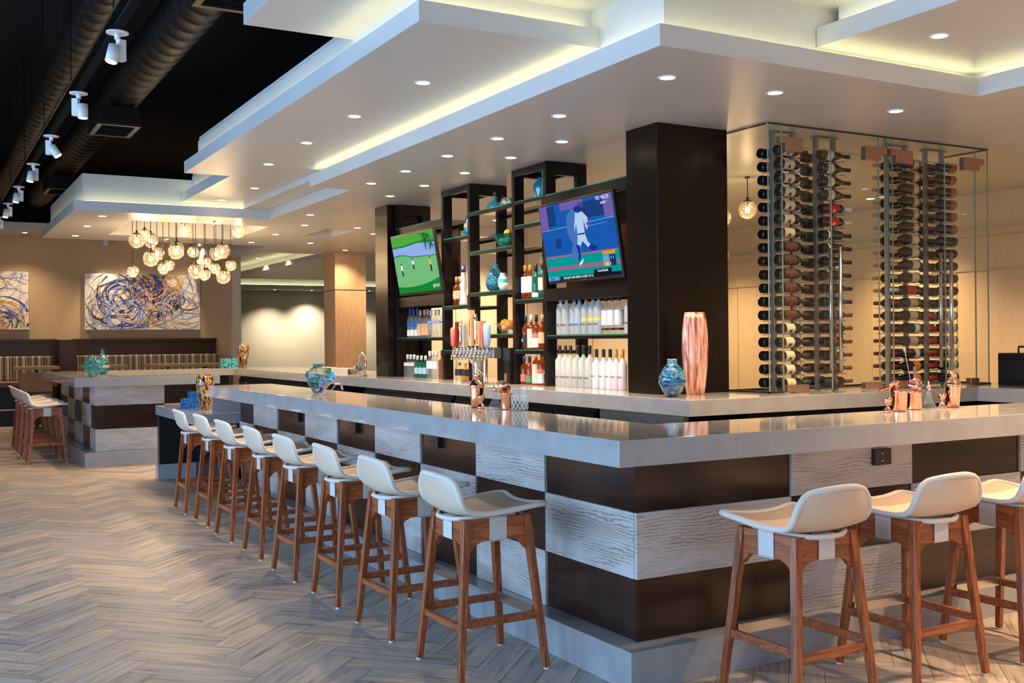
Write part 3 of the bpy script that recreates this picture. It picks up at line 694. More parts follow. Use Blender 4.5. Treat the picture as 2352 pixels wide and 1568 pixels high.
    fp = MB().box(k - .018, k - .011, -k + .03, k - .03, zr - .012, zr + .030)
    fp.box(k - .018, k + .016, -k + .03, k - .03, zr + .028, zr + .031).build('footrest', 'steel', t)
    return t
st0 = make_stool(); first = True
def place(x, y, rz, label, group):
    global first
    if first: first = False; st0.location = (x, y, 0); st0.rotation_euler = (0, 0, rz); st0['label'] = label; st0['group'] = group; return st0
    return dup(st0, loc=(x, y, 0), rz=rz, label=label, group=group)
names8 = ['nearest the bar corner', 'second from the bar corner', 'third from the bar corner', 'fourth from the bar corner', 'fifth from the bar corner', 'sixth from the bar corner', 'seventh from the bar corner', 'farthest from the corner beside the low counter']
for i in range(8):
    place(-.472 + (-.006 if i % 2 else .004), .555 + .748 * i, R([0, 1.2, -1, 0.6, -.5, 1, 0, -.8][i]), 'white woven teak bar stool on long side, ' + names8[i], 'bar stools along the long side of the near bar')
for i, x in enumerate((.441, 1.12, 1.81)):
    place(x, -.497, pi / 2 + R([0, -1, .6][i]), 'woven teak bar stool at right side, ' + ['closest to the bar corner', 'middle of the three', 'cut by the right picture edge'][i], 'bar stools on the right side of the near bar')
for i in range(4):
    place(-1.30, 10.60 + .72 * i, 0, 'distant woven bar stool at left island, ' + ['nearest the camera', 'second in its row', 'third in its row', 'last in its row toward the booths'][i], 'bar stools at the far left island')

# ================================================================== BOTTLE SHELVING
sv = thing('back_bar_shelving', 'tall black open shelving with glass shelves between the two bronze pillars', 'shelving', (2.03, 0, TOP))
BX, BH = .42, Z0 - TOP - .006
def post(x, y, w_=.05, d=.10, h=BH): return MB().box(x, x + d, y, y + w_, 0, h).build('upright', 'mid_black_metal', sv)
for y in (7.30, 6.09, 5.50, 4.61, 4.06): post(0, y); post(BX - .1, y)
post(0, 2.75)
for y0 in (7.30, 5.50, 4.06): MB().box(.1, BX - .1, y0, y0 + .05, BH - .11, BH).build('crossbar', 'mid_black_metal', sv)
for y0 in (6.09, 4.61): MB().box(.1, BX - .1, y0, y0 + .05, BH - .06, BH).build('crossbar', 'mid_black_metal', sv)
def rail(y0, y1, z0, z1, glass=True, deep=True):
    MB().box(0, .03, y0, y1, z0 - TOP, z1 - TOP).build('crossbar', 'mid_black_metal', sv)
    if deep: MB().box(BX - .03, BX, y0, y1, z0 - TOP, z1 - TOP).build('crossbar', 'mid_black_metal', sv)
    if glass:
        g = MB().box(.004, BX - .01, y0, y1, z1 - TOP, z1 - TOP + .010).build('glass_shelf', 'clear_glass', sv)
        MB().box(-.004, .004, y0, y1, z1 - TOP, z1 - TOP + .010).build('glass_edge', 'edge_glass', g)
S1, SA, SB, SC, S2 = (6.14, 7.30), (5.55, 6.09), (4.66, 5.50), (4.11, 4.61), (2.80, 4.06)
rail(*S1, 2.65, 2.725); rail(*S1, 1.845, 1.955, False); rail(*S1, 1.475, 1.50)
rail(*S2, 2.62, 2.705); rail(*S2, 1.80, 1.905, False); rail(*S2, 1.475, 1.50)
rail(*SA, 2.945, 3.005, False); rail(*SA, 2.47, 2.50); rail(*SA, 1.785, 1.815); rail(*SA, 1.335, 1.365)
rail(*SB, 2.68, 2.71); rail(*SB, 2.295, 2.325); rail(*SB, 1.895, 1.925); rail(*SB, 1.49, 1.52)
rail(*SC, 2.945, 3.005, False); rail(*SC, 2.465, 2.495); rail(*SC, 1.795, 1.825); rail(*SC, 1.345, 1.375); rail(*SC, 2.69, 2.71)
MB().box(.20, .22, S1[0], S1[1], 1.96 - TOP, 2.64 - TOP).build('back_panel', 'walnut_long', sv)
MB().box(.20, .22, S2[0], S2[1], 1.91 - TOP, 2.61 - TOP).build('back_panel', 'walnut_long', sv)
# televisions
for nm, c in dict(sky=(.30, .42, .85), grass=(.08, .40, .05), lgrass=(.17, .50, .20), dgrass=(.01, .24, .03), palm=(.01, .12, .05), white=(.8, .85, .9), black=(.01, .01, .02), yellow=(.7, .55, .05),
                  bblue=(.010, .10, .42), dblue=(.012, .045, .20), purple=(.16, .11, .38), teal=(.0, .33, .28), mauve=(.38, .12, .26), lblue=(.10, .38, .72), uni=(.45, .62, .82), helmet=(.015, .02, .32), orange=(.75, .30, .03), ghost=(.06, .17, .50), red=(.7, .02, .08), panel=(.01, .03, .16)).items():
    E('tv_' + nm, c, 1.0)
def tv(lb, y0, y1, z0, z1, xb, xt, draw):
    h = z1 - z0; ang = math.atan2(xb - xt, h); t = thing('television', lb, 'television', (xb, (y0 + y1) / 2, z0)); H_ = h / cos(ang); W_ = (y1 - y0)
    t.rotation_euler = (0, -ang, 0)
    MB().box(0, .035, -W_ / 2, W_ / 2, 0, H_).build('casing', 'black_plastic', t, bevel=.004)
    MB().bar((.03, 0, H_ * .45), (.19, 0, H_ * .40), .12, .2).build('wall_mount', 'black_plastic', t)
    MB().box(-.002, .0, -.03, .03, .008, .014).build('badge', 'steel', t)
    sw, sh_ = W_ - .030, H_ - .045
    mats = []; mb = MB()
    def put(poly, mat, lay):
        if mat not in mats: mats.append(mat)
        mb.cur = mats.index(mat)
        # u 0 left..1 right as seen; left = +y
        mb.add([(-.0015 - lay * .0004, sw / 2 - u * sw, .025 + v * sh_) for u, v in poly], [tuple(range(len(poly)))])
    draw(put)
    s_ = mb.build('screen', mats, t)
    return t, sw, sh_
def rect(a, b_, c, d): return [(a, c), (b_, c), (b_, d), (a, d)]
def golf(put):
    put(rect(0, 1, 0, 1), 'tv_dgrass', 0)
    N_ = 16
    put([(0, .13)] + [(i / N_, .10 + .08 * ((i / N_) - .3) ** 2 * 3) for i in range(N_ + 1)] + [(1, .58), (.7, .59), (.45, .60), (.3, .645), (.15, .66), (0, .64)], 'tv_lgrass', 1)
    put([(0, .66), (.15, .68), (.3, .66), (.45, .62), (.7, .605), (1, .595), (1, .80), (.6, .83), (.3, .80), (0, .80)], 'tv_sky', 1)
    put([(0, .83), (.3, .83), (.6, .86), (1, .84), (1, 1), (0, 1)], 'tv_grass', 1)
    put([(0, .80), (.3, .80), (.6, .83), (1, .81), (1, .84), (.6, .86), (.3, .83), (0, .83)], 'tv_dgrass', 2)
    rn = random.Random(2)
    for c in ((.86, .93), (.80, .86), (.92, .80), (.78, .95)):
        for k in range(15):
            a = rn.uniform(0, 2 * pi); L_ = rn.uniform(.10, .20); dx, dy = cos(a) * L_, sin(a) * L_ - .03
            p = (c[0], c[1]); q = (min(1, max(0, c[0] + dx)), min(1, max(0, c[1] + dy)))
            put([(p[0] - .012, p[1]), (p[0] + .012, p[1] + .01), q], 'tv_palm', 3 + k * .01)
    for cx, cz, s_, m_ in ((.17, .30, .24, 'tv_white'), (.46, .40, .19, 'tv_white'), (.86, .33, .26, 'tv_yellow')):
        put([(cx - .02, cz), (cx + .01, cz), (cx + .005, cz + s_ * .45), (cx - .025, cz + s_ * .45)], 'tv_black', 4)
        put([(cx - .035, cz + s_ * .42), (cx + .015, cz + s_ * .42), (cx + .01, cz + s_ * .80), (cx - .03, cz + s_ * .80)], m_, 5)
        put([(cx - .02, cz + s_ * .82), (cx + .005, cz + s_ * .82), (cx + .0, cz + s_ * .95), (cx - .02, cz + s_ * .95)], 'tv_black', 5)
tv1, sw1, sh1 = tv('smaller looking left television showing golfers on a green', 6.035, 7.135, 1.97, 2.625, 1.99, 1.88, golf)
text('caption', '@GOLF', .045, 'tv_white', tv1, (-.006, -.44, .075), (pi / 2, 0, -pi / 2))
def ball_game(put):
    put(rect(0, 1, 0, 1), 'tv_bblue', 0)
    put(rect(0, .11, .68, 1), 'tv_purple', 1); put(rect(.88, 1, .70, 1), 'tv_purple', 1); put(rect(.30, .62, .90, 1), 'tv_purple', 1)
    put(rect(.11, .22, .72, .98), 'tv_dblue', 1); put(rect(.55, .88, .75, .96), 'tv_dblue', 1); put(rect(.18, .26, .42, .55), 'tv_dblue', 1)
    put([(0, .665), (1, .705), (1, .715), (0, .675)], 'tv_lblue', 2); put([(.6, .64), (.9, .655), (.9, .66), (.6, .65)], 'tv_lblue', 2)
    put(rect(0, 1, .0, .31), 'tv_teal', 2); put(rect(0, 1, .30, .325), 'tv_mauve', 3); put(rect(0, 1, .13, .18), 'tv_mauve', 3)
    put([(.36, .25), (.50, .25), (.54, .50), (.52, .86), (.46, .90), (.38, .82), (.36, .60), (.42, .45)], 'tv_ghost', 4)
    put([(.50, .84), (.60, .84), (.66, .76), (.66, .66), (.63, .60), (.60, .74), (.60, .56), (.50, .55)], 'tv_uni', 5)
    put([(.50, .80), (.53, .84), (.50, .70), (.465, .60), (.47, .68)], 'tv_uni', 5)
    put([(.50, .56), (.60, .56), (.62, .46), (.665, .40), (.62, .38), (.555, .47), (.51, .40), (.465, .42), (.47, .38)], 'tv_uni', 5)
    put([(.46, .56 - .12), (.51, .42), (.505, .27), (.48, .20), (.465, .24), (.48, .30)], 'tv_helmet', 6)
    put([(.62, .38), (.66, .42), (.74, .38), (.72, .33), (.67, .33)], 'tv_helmet', 6)
    put([(.48, .20), (.54, .25), (.52, .20), (.47, .15)], 'tv_white', 7)
    put([(.535 + .042 * cos(a * pi / 6), .885 + .040 * sin(a * pi / 6)) for a in range(12)], 'tv_helmet', 6)
    put(rect(.53, .56, .83, .86), 'tv_palm', 7); put(rect(.505, .60, .555, .572), 'tv_black', 7); put(rect(.64, .665, .655, .70), 'tv_red', 7)
    put(rect(.79, .95, .265, .31), 'tv_orange', 5); put(rect(.79, .95, .185, .255), 'tv_lblue', 5); put(rect(.87, .95, .12, .255), 'tv_panel', 6); put(rect(.79, .87, .12, .18), 'tv_orange', 6)
    put(rect(0, 1, .0, .045), 'tv_black', 6); put(rect(0, .16, .0, .05), 'tv_lblue', 7); put(rect(.65, .88, .045, .095), 'tv_black', 6); put(rect(.165, .19, .008, .04), 'tv_bblue', 7)
tv2, sw2, sh2 = tv('larger looking right television showing a running baseball player', 2.855, 3.95, 1.94, 2.60, 1.985, 1.88, ball_game)
RT = (pi / 2, 0, -pi / 2)
text('caption', 'FS1 NLDS', .042, 'tv_white', tv2, (-.007, -.41, .625), RT); text('caption', 'GAME 1', .026, 'tv_white', tv2, (-.007, -.42, .585), RT)
text('caption', 'BLUE JAYS WIN SERIES 3-0 (BEST OF 5)', .026, 'tv_white', tv2, (-.008, .07, .038), RT); text('caption', 'ALDS', .026, 'tv_black', tv2, (-.008, .46, .038), RT)
text('caption', 'ScoreGuide', .030, 'tv_white', tv2, (-.008, -.29, .070), RT); text('caption', '2  1', .03, 'tv_white', tv2, (-.008, -.44, .16), RT); text('caption', 'NL  3', .03, 'tv_white', tv2, (-.008, -.38, .115), RT)

# liquor bottles -------------------------------------------------------
def prof_round(r_, h, nk=.011, sh=.62, neck=.80):
    return [(r_ * .92, 0), (r_, .006), (r_, h * sh), (r_ * .86, h * (sh + .05)), (r_ * .5, h * (sh + .10)), (nk * 1.15, h * (sh + .14)), (nk, h * neck), (nk, h * .9)]
KINDS = {  # body, radius, height, label material, label z0..z1 (fraction), cap material, square?, cap start
    'blue_label': ('bottle_clear', .036, .325, [('paper_white', .06, .27), ('paper_blue', .36, .54)], 'paper_dkblue', 0),
    'orange_label': ('bottle_clear', .037, .300, [('paper_peach', .08, .50)], 'paper_pink', 0),
    'blue_script': ('bottle_clear', .037, .290, [('paper_paleblue', .52, .60)], 'paper_white', 0),
    'red_cap': ('bottle_clear', .037, .325, [('paper_white', .52, .56)], 'paper_red', 0),
    'square_clear': ('bottle_clear', .034, .250, [('paper_white', .50, .64)], 'paper_white', 1),
    'green_white': ('bottle_green', .037, .240, [('paper_skyblue', .18, .46)], 'paper_white', 0),
    'white_red': ('bottle_clear', .037, .290, [('paper_white', .36, .64)], 'paper_white', 0),
    'dark_square': ('paper_umber', .030, .300, [], 'paper_black', 1),
    'spiced': ('bottle_amber', .037, .300, [('paper_peach', .24, .52)], 'paper_gold', 0),
    'corked': ('bottle_clear', .034, .300, [('paper_white', .24, .50)], 'paper_peach', 0),
    'whisky_white': ('bottle_amber', .037, .310, [('paper_white', .20, .66)], 'paper_orange', 0),
    'green_black': ('bottle_green', .038, .310, [('paper_white', .05, .18)], 'paper_black', 0),
    'green_cream': ('bottle_green', .038, .330, [('paper_cream', .22, .56)], 'paper_maroon', 0),
    'amber_strap': ('bottle_amber', .034, .320, [('paper_brown', .40, .50)], 'paper_peach', 1),
    'bourbon_black': ('bottle_amber', .035, .300, [('paper_black', .10, .45)], 'paper_black', 0),
    'bourbon_cream': ('bottle_amber', .037, .310, [('paper_cream', .05, .60)], 'paper_white', 0),
    'bourbon_white': ('bottle_amber', .038, .310, [('paper_white', .06, .34), ('paper_coral', .36, .46)], 'paper_black', 0),
    'bourbon_gold': ('bottle_amber', .037, .305, [('paper_peach', .18, .50)], 'paper_gold', 0),
    'bulleit': ('bottle_amber', .037, .255, [('paper_coral', .10, .36)], 'paper_dkblue', 0),
    'rye_green': ('bottle_amber', .037, .255, [('paper_green', .08, .32)], 'paper_black', 0),
    'frost_plain': ('bottle_frost', .040, .350, [], 'paper_skyblue', 0),
    'frost_blue': ('bottle_frost', .040, .350, [('paper_paleblue', .28, .38)], 'paper_dkblue', 0),
    'frost_yellow': ('bottle_frost', .040, .352, [('paper_yellow', .32, .39)], 'paper_black', 0),
    'clear_labelled': ('bottle_clear', .036, .330, [('paper_white', .22, .58), ('paper_black', .10, .15)], 'paper_black', 0),
    'frost_tall': ('bottle_frost', .042, .350, [], 'paper_black', 0),
    'matte_white': ('bottle_white', .036, .320, [], 'paper_black', 0),
    'matte_pink': ('bottle_pink', .036, .320, [], 'paper_gold', 0),
    'red_wax': ('bottle_amber', .034, .290, [('paper_black', .20, .60)], 'paper_red', 0),
    'squat_clear': ('bottle_clear', .048, .185, [('paper_black', .25, .60)], 'paper_green', 2),
    'squat_gold': ('bottle_gold', .048, .185, [('paper_black', .25, .60)], 'paper_gold', 2),
}
PROTO = {}
def liquor(kind, x, y, z, label, group, rz=0, extra=None):
    key = kind
    if key in PROTO:
        return dup(PROTO[key], loc=(x, y, z), label=label, group=group)
    body, r_, h, labs, cap, sq = KINDS[kind]
    t = thing('liquor_bottle', label, 'bottle', (x, y, z), 0, group)
    if sq == 1: pr = [(r_ * 1.3, 0), (r_ * 1.32, .004), (r_ * 1.32, h * .62), (r_ * 1.1, h * .66), (.013, h * .72), (.012, h * .88)]; n = 4
    elif sq == 2: pr = [(r_ * .9, 0), (r_, .01), (r_, h * .45), (r_ * .75, h * .56), (.014, h * .64), (.012, h * .80)]; n = 20
    else: pr = prof_round(r_, h); n = 20
    mb = MB()
    if n == 4:
        mb.lathe(pr, (0, 0, 0), 4, a0=pi / 4, a1=2 * pi + pi / 4); mb.sm = [False] * len(mb.sm)
    else: mb.lathe(pr, (0, 0, 0), n)
    mb.build('glass', body, t)
    for m_, a, b_ in labs:
        if n == 4:
            q = r_ * 1.32 * .7071 + .0008; MB().box(-q, q, -q, q, h * a, h * b_).build('label', m_, t)
        else: MB().lathe([(r_ + .0008, h * a), (r_ + .0008, h * b_)], (0, 0, 0), 20, caps=False).build('label', m_, t)
    if sq == 2: MB().ball((0, 0, h * .9), .019, 12).build('stopper', cap, t)
    else: MB().lathe([(.0145, h * .80), (.0145, h), (.010, h + .002)], (0, 0, 0), 14).build('cap', cap, t)
    if kind in ('frost_plain', 'frost_blue', 'frost_yellow', 'frost_tall'):
        text('lettering', 'GOOSE', .022, 'paper_black', t, (-r_ - .0015, 0, h * .24), (pi / 2, 0, -pi / 2))
    if kind in ('matte_white', 'matte_pink'):
        text('lettering', 'RUGU', .020, 'paper_black', t, (-r_ - .0015, 0, h * .32), (pi / 2, 0, -pi / 2))
    if kind == 'bourbon_black': text('lettering', 'B', .04, 'paper_white', t, (-r_ - .0015, 0, h * .27), (pi / 2, 0, -pi / 2))
    if kind == 'red_wax': text('lettering', '6', .04, 'paper_white', t, (-r_ - .0015, 0, h * .40), (pi / 2, 0, -pi / 2))
    PROTO[key] = t; return t
DESC = {'blue_label': 'clear bottle with round blue label', 'orange_label': 'clear bottle with peach orange label', 'blue_script': 'clear bottle with blue lettering', 'red_cap': 'tall clear bottle with red cap',
        'square_clear': 'square clear gin bottle with white cap', 'green_white': 'green bottle with pale label and white cap', 'white_red': 'clear bottle with large white label', 'dark_square': 'dark brown square bottle with black cap',
        'spiced': 'amber bottle with peach label', 'corked': 'clear corked bottle with white label', 'whisky_white': 'whisky bottle with tall white label', 'green_black': 'dark green bottle with black cap',
        'green_cream': 'green bottle with cream label', 'amber_strap': 'slender amber bottle with a strap', 'bourbon_black': 'bourbon bottle with black label marked B', 'bourbon_cream': 'whisky bottle wrapped in cream label',
        'bourbon_white': 'bourbon bottle with white and coral labels', 'bourbon_gold': 'amber bottle with golden cap', 'bulleit': 'flat brown bottle with orange red label', 'rye_green': 'flat brown bottle with green label',
        'frost_plain': 'frosted white bottle with pale blue cap', 'frost_blue': 'frosted bottle with blue cap', 'frost_yellow': 'frosted bottle with yellow mark',
        'clear_labelled': 'clear black capped bottle, white label', 'frost_tall': 'large frosted bottle with black cap', 'matte_white': 'matte white bottle with black cap', 'matte_pink': 'pale pink bottle with golden cap',
        'red_wax': 'dark bottle with red cap marked 6', 'squat_clear': 'squat clear bottle with round green stopper', 'squat_gold': 'squat golden tequila bottle with round stopper'}
def row(items, ylist, x, z, where, group):
    seen = {}; tot = {}
    for k in items: tot[k] = tot.get(k, 0) + 1
    for k, y in zip(items, ylist):
        seen[k] = seen.get(k, 0) + 1
        o = '' if tot[k] == 1 else (', ' + (['leftmost', 'middle', 'rightmost'][seen[k] - 1] if tot[k] == 3 else (['left', 'right'][seen[k] - 1] if tot[k] == 2 else ORD[seen[k] - 1] + ' from left')) + ' one')
        liquor(k, x + random.uniform(-.006, .006), y, z, DESC[k] + ' on ' + where + o, group)
row(['blue_label'] * 3 + ['orange_label'] * 3 + ['blue_script'] * 3 + ['red_cap'] * 2, [7.17, 7.075, 6.98, 6.885, 6.79, 6.70, 6.61, 6.515, 6.42, 6.31, 6.215], 2.13, 1.51, 'shelf under left television', 'bottles on the shelf under the golf television')
row(['square_clear'] * 3 + ['green_white'] * 3 + ['white_red'] * 3 + ['dark_square'] * 2, [7.20, 7.12, 7.04, 6.93, 6.83, 6.735, 6.635, 6.545, 6.45, 6.33, 6.24], 2.11, TOP, 'counter under left television', 'bottles on the counter below the golf television')
row(['spiced', 'spiced'], [6.03, 5.94], 2.14, 1.825, 'shelf left of decanter', 'bottles around the ceramic decanter')
row(['bourbon_gold', 'bourbon_gold'], [5.70, 5.62], 2.17, 1.825, 'shelf right of decanter', 'bottles around the ceramic decanter')
row(['corked'] * 4, [6.03, 5.93, 5.81, 5.69], 2.14, 1.375, 'shelf beside beer taps', 'corked bottles beside the beer taps')
row(['squat_clear', 'squat_gold', 'squat_clear'], [5.93, 5.79, 5.66], 2.12, TOP, 'counter left of beer tower', 'squat bottles left of the beer tower')
row(['whisky_white', 'whisky_white', 'green_black', 'green_cream', 'amber_strap'], [4.575, 4.485, 4.385, 4.285, 4.19], 2.12, 1.835, 'upper shelf left of baseball', 'whiskies on the upper shelf')
row(['bourbon_black', 'bourbon_cream', 'bourbon_white', 'bourbon_gold', 'bourbon_white'], [4.58, 4.485, 4.39, 4.285, 4.18], 2.12, 1.385, 'middle shelf left of baseball', 'bourbons on the middle shelf')
row(['bulleit', 'rye_green', 'bourbon_cream', 'bourbon_white', 'red_wax'], [4.58, 4.475, 4.37, 4.275, 4.18], 2.10, TOP, 'counter left of baseball', 'bourbons standing on the counter')
row(['frost_plain'] * 2 + ['frost_blue'] * 2 + ['frost_yellow'] * 3 + ['clear_labelled'] * 3 + ['frost_tall'], [3.985, 3.885, 3.775, 3.68, 3.585, 3.49, 3.395, 3.30, 3.21, 3.12, 2.98], 2.12, 1.51, 'shelf under right television', 'bottles on the shelf under the baseball television')
row(['frost_tall'] * 6 + ['matte_white'] * 3 + ['matte_pink'] * 2, [3.97, 3.885, 3.795, 3.70, 3.605, 3.51, 3.41, 3.315, 3.225, 3.135, 3.05], 2.10, TOP, 'counter under right television', 'bottles on the counter below the baseball television')
dc = thing('ceramic_decanter', 'tall white ceramic decanter with dark blue feathered painting and silver top', 'decanter', (2.12, 5.825, 1.825))
MB().lathe([(.045, 0), (.043, .02), (.036, .12), (.030, .155), (.036, .175), (.038, .21), (.028, .28), (.020, .325), (.017, .335)], (0, 0, 0), 20).build('body', 'white_ceramic', dc)
MB().lathe([(.018, .335), (.030, .352), (.032, .36), (.018, .362)], (0, 0, 0), 18).build('collar', 'paper_dkblue', dc)
MB().lathe([(.030, .364), (.031, .370), (.024, .392), (.008, .402)], (0, 0, 0), 18).build('stopper', 'steel', dc)
pt = MB()
for k in range(14):
    a = pi + (k - 7) * .11; pt.bar((.0385 * cos(a), .0385 * sin(a), .19 + .005 * k), (.0375 * cos(a), .0375 * sin(a), .197 + .005 * k), .004)
    pt.bar((.044 * cos(a), .044 * sin(a), .04 + .012 * abs(k - 7)), (.0425 * cos(a), .0425 * sin(a), .048 + .012 * abs(k - 7)), .004)
pt.build('painting', 'paper_dkblue', dc)
# art glass on the shelves
def vase(name, label, cat, loc, prof, mat, n=28, sc=1, sz=None):
    t = thing(name, label, cat, loc); t.scale = (sc, sc, sz or sc)
    o = MB().lathe(prof, (0, 0, 0), n, caps=False).build('body', mat, t)
    MB().lathe([(1e-4, .001), (prof[0][0], .001)], (0, 0, 0), n, caps=False).build('foot', mat, t)
    so = o.modifiers.new('solid', 'SOLIDIFY'); so.thickness = .004; so.offset = -1
    return t
bt = vase('bottle_vase', 'tall blue glass bottle vase with sandy band on the upper shelf', 'vase', (2.20, 5.83, 2.51), [(.03, 0), (.055, .02), (.078, .09), (.078, .13)], 'teal_glass', sc=.78)
MB().lathe([(.078, .13), (.077, .155), (.073, .185)], (0, 0, 0), 28, caps=False).build('band', 'sand_band', bt)
MB().lathe([(.073, .185), (.055, .25), (.030, .31), (.017, .36), (.016, .44), (.020, .45)], (0, 0, 0), 28, caps=False).build('neck', 'teal_glass', bt)
pf = vase('perfume_flask', 'round turquoise glass flask with a clear ring stopper, top shelf', 'flask', (2.20, 5.30, 2.72), [(.045, 0), (.085, .015), (.098, .045), (.085, .085), (.045, .115), (.022, .13), (.020, .165), (.040, .178)], 'turquoise_glass', sc=.76)
MB().tube([(0, .026 * cos(a * pi / 6), .215 + .026 * sin(a * pi / 6)) for a in range(12)], .007, 8, closed=True).build('stopper', 'bottle_clear', pf)
MB().lathe([(.014, .165), (.016, .19)], (0, 0, 0), 12).build('stopper_neck', 'bottle_clear', pf)
shl = thing('glass_shell', 'amber and clear striped glass conch shell beside the turquoise flask', 'ornament', (2.20, 5.04, 2.72), R(20))
MB().lathe([(.006, -.09), (.03, -.06), (.045, -.02), (.055, .02), (.045, .055), (.02, .08), (.006, .10)], (0, 0, .055), 20, axis='y').build('body', 'shell_glass', shl)
sk = MB()
for k in range(7):
    a = k * .9; sk.bar((.05 * cos(a), .02 * (k - 3), .055 + .05 * sin(a)), (.08 * cos(a), .025 * (k - 3), .058 + .08 * abs(sin(a))), .006, .006, .001, .001)
sk.build('spike', 'shell_glass', shl)
vase('ginger_jar', 'slate blue glass jar on the highest right shelf', 'jar', (2.26, 4.78 - .25, 2.72), [(.035, 0), (.045, .05), (.065, .12), (.062, .16), (.035, .19), (.022, .20), (.026, .225)], 'teal_glass')
vase('ribbon_vase', 'tall wavy green and white ribbon glass vase beside the dark upright', 'vase', (2.12, 4.22, 2.72), [(.02, 0), (.035, .03), (.03, .10), (.022, .17), (.028, .24), (.032, .27)], 'paper_green')
def bowl(label, loc, r_, h, gm, balls):
    t = thing('glass_bowl', label, 'bowl', loc)
    o = MB().lathe([(r_ * .35, 0), (r_ * .42, .004), (r_ * .7, h * .5), (r_, h)], (0, 0, 0), 28, caps=False).build('body', gm, t)
    MB().lathe([(1e-4, .004), (r_ * .40, .004)], (0, 0, 0), 20, caps=False).build('foot', gm, t)
    for i, (bx, by, bz, br, bm_, lb) in enumerate(balls):
        b_ = MB().ball((0, 0, 0), br, 18).build('glass_ball', bm_, None, (loc[0] + bx, loc[1] + by, loc[2] + bz)); tag(b_, lb, 'ball', 'glass balls in bowls')
bowl('wide teal glass bowl of balls on the middle shelf', (2.20, 5.03, 2.335), .165, .135, 'bottle_green',
     [(-.03, .055, .065, .048, 'turquoise_glass', 'turquoise ball at left in the teal bowl'), (-.03, -.045, .065, .048, 'turquoise_glass', 'turquoise ball at right in the teal bowl'), (0, 0, .145, .045, 'amber_ball', 'amber striped ball on top of the teal bowl'), (.06, .0, .075, .045, 'teal_glass', 'dark blue ball at back of the teal bowl')])
bowl('clear dish of orange balls on the lower middle shelf', (2.17, 4.98, 1.53), .135, .10, 'bottle_clear',
     [(-.01, .065, .095, .045, 'orange_ball', 'orange ball at left on the clear dish'), (-.02, -.055, .085, .045, 'orange_ball', 'orange ball at right on the clear dish'), (.05, .0, .075, .042, 'amber_ball', 'amber ball at back on the clear dish'), (-.04, 0, .055, .035, 'amber_ball', 'small amber ball in front on the clear dish')])
vase('teardrop_vase', 'smoky blue streaked teardrop glass vase on the centre shelf', 'vase', (2.17, 5.24, 1.935), [(.035, 0), (.075, .03), (.092, .08), (.085, .13), (.055, .19), (.028, .23), (.026, .25), (.034, .265)], 'swirl_smoke')
wv_ = vase('ceramic_jar', 'white jar with turquoise glaze bands beside the teardrop vase', 'jar', (2.14, 5.03, 1.935), [(.035, 0), (.05, .04), (.062, .09)], 'white_ceramic', sc=.85)
MB().lathe([(.062, .09), (.064, .115), (.058, .135)], (0, 0, 0), 28, caps=False).build('glaze_band', 'blue_ceramic', wv_)
MB().lathe([(.058, .135), (.046, .16), (.034, .175), (.036, .20)], (0, 0, 0), 28, caps=False).build('neck', 'white_ceramic', wv_)
tq = vase('glass_decanter', 'turquoise glass decanter with clear stopper behind the whisky bottles', 'decanter', (2.30, 4.60, 1.835), [(.03, 0), (.04, .05), (.04, .22), (.02, .27), (.018, .31)], 'turquoise_glass')
MB().lathe([(.016, .31), (.022, .34), (.018, .38), (.006, .40)], (0, 0, 0), 14).build('stopper', 'bottle_clear', tq)
# beer tower --------------------------------------------------------------
bt_ = thing('beer_tower', 'chrome T shaped beer tower with ten taps and mixed handles', 'beer tower', (1.93, 5.10, TOP))
MB().box(-.02, .06, -.29, .50, .235, .335).build('manifold', 'steel', bt_, bevel=.004)
MB().lathe([(.085, 0), (.085, .01), (.075, .012), (.075, .235)], (.03, .08, 0), 24).build('column', 'chrome', bt_)
MB().box(-.06, .10, -.32, .30, -.0, .012).build('drip_tray', 'steel', bt_)
hm = ['paper_coral', 'paper_maroon', 'rose_foil', 'paper_grey', 'honey_oak', 'paper_peach', 'chrome', 'paper_peach', 'paper_coral', 'paper_skyblue']
for i in range(10):
    y = .455 - i * .077
    f = MB().tube([(-.02, y, .285), (-.06, y, .285), (-.075, y, .27), (-.085, y, .215)], .011, 10)
    f.lathe([(.013, .285), (.016, .30), (.010, .33)], (-.06, y, 0), 12); tp = f.build('tap', 'chrome', bt_)
    h = [.20, .25, .24, .22, .27, .36, .32, .25, .25, .22][i]; s_ = [3, 1, 2, 1, 2, 0, 2, 0, 1, 4][i]; z0 = .33
    mb = MB()
    if s_ == 0: mb.box(-.082, -.038, y - .028, y + .028, z0 + .02, z0 + h); mb.tube([(-.06, y, z0), (-.06, y, z0 + .03)], .01)
    elif s_ == 1: mb.bar((-.06, y, z0), (-.06, y - .01, z0 + h), .018, .025, .026, .045)
    elif s_ == 2: mb.lathe([(.009, z0), (.016, z0 + h * .3), (.012, z0 + h * .6), (.022, z0 + h * .8), (.016, z0 + h), (.004, z0 + h + .004)], (-.06, y, 0), 14)
    elif s_ == 3: mb.lathe([(.010, z0), (.028, z0 + .03), (.032, z0 + h * .9), (.018, z0 + h)], (-.06, y, 0), 16)
    else: mb.lathe([(.012, z0), (.030, z0 + .03), (.038, z0 + h * .92), (.026, z0 + h + .01), (.004, z0 + h + .012)], (-.06, y, 0), 16)
    hd = mb.build('tap_handle', hm[i], tp)
    if i == 5: MB().box(-.084, -.036, y - .03, y + .03, z0 + h, z0 + h + .025).build('handle_top', 'black_plastic', hd)
for i, s_ in ((5, 'MADE WEST'), (7, 'KING HARBOR')):
    text('lettering', s_, .030, 'paper_black', bt_, (-.0835, .455 - i * .077, .33 + .19 if i == 5 else .33 + .135), (pi / 2, pi / 2, -pi / 2))
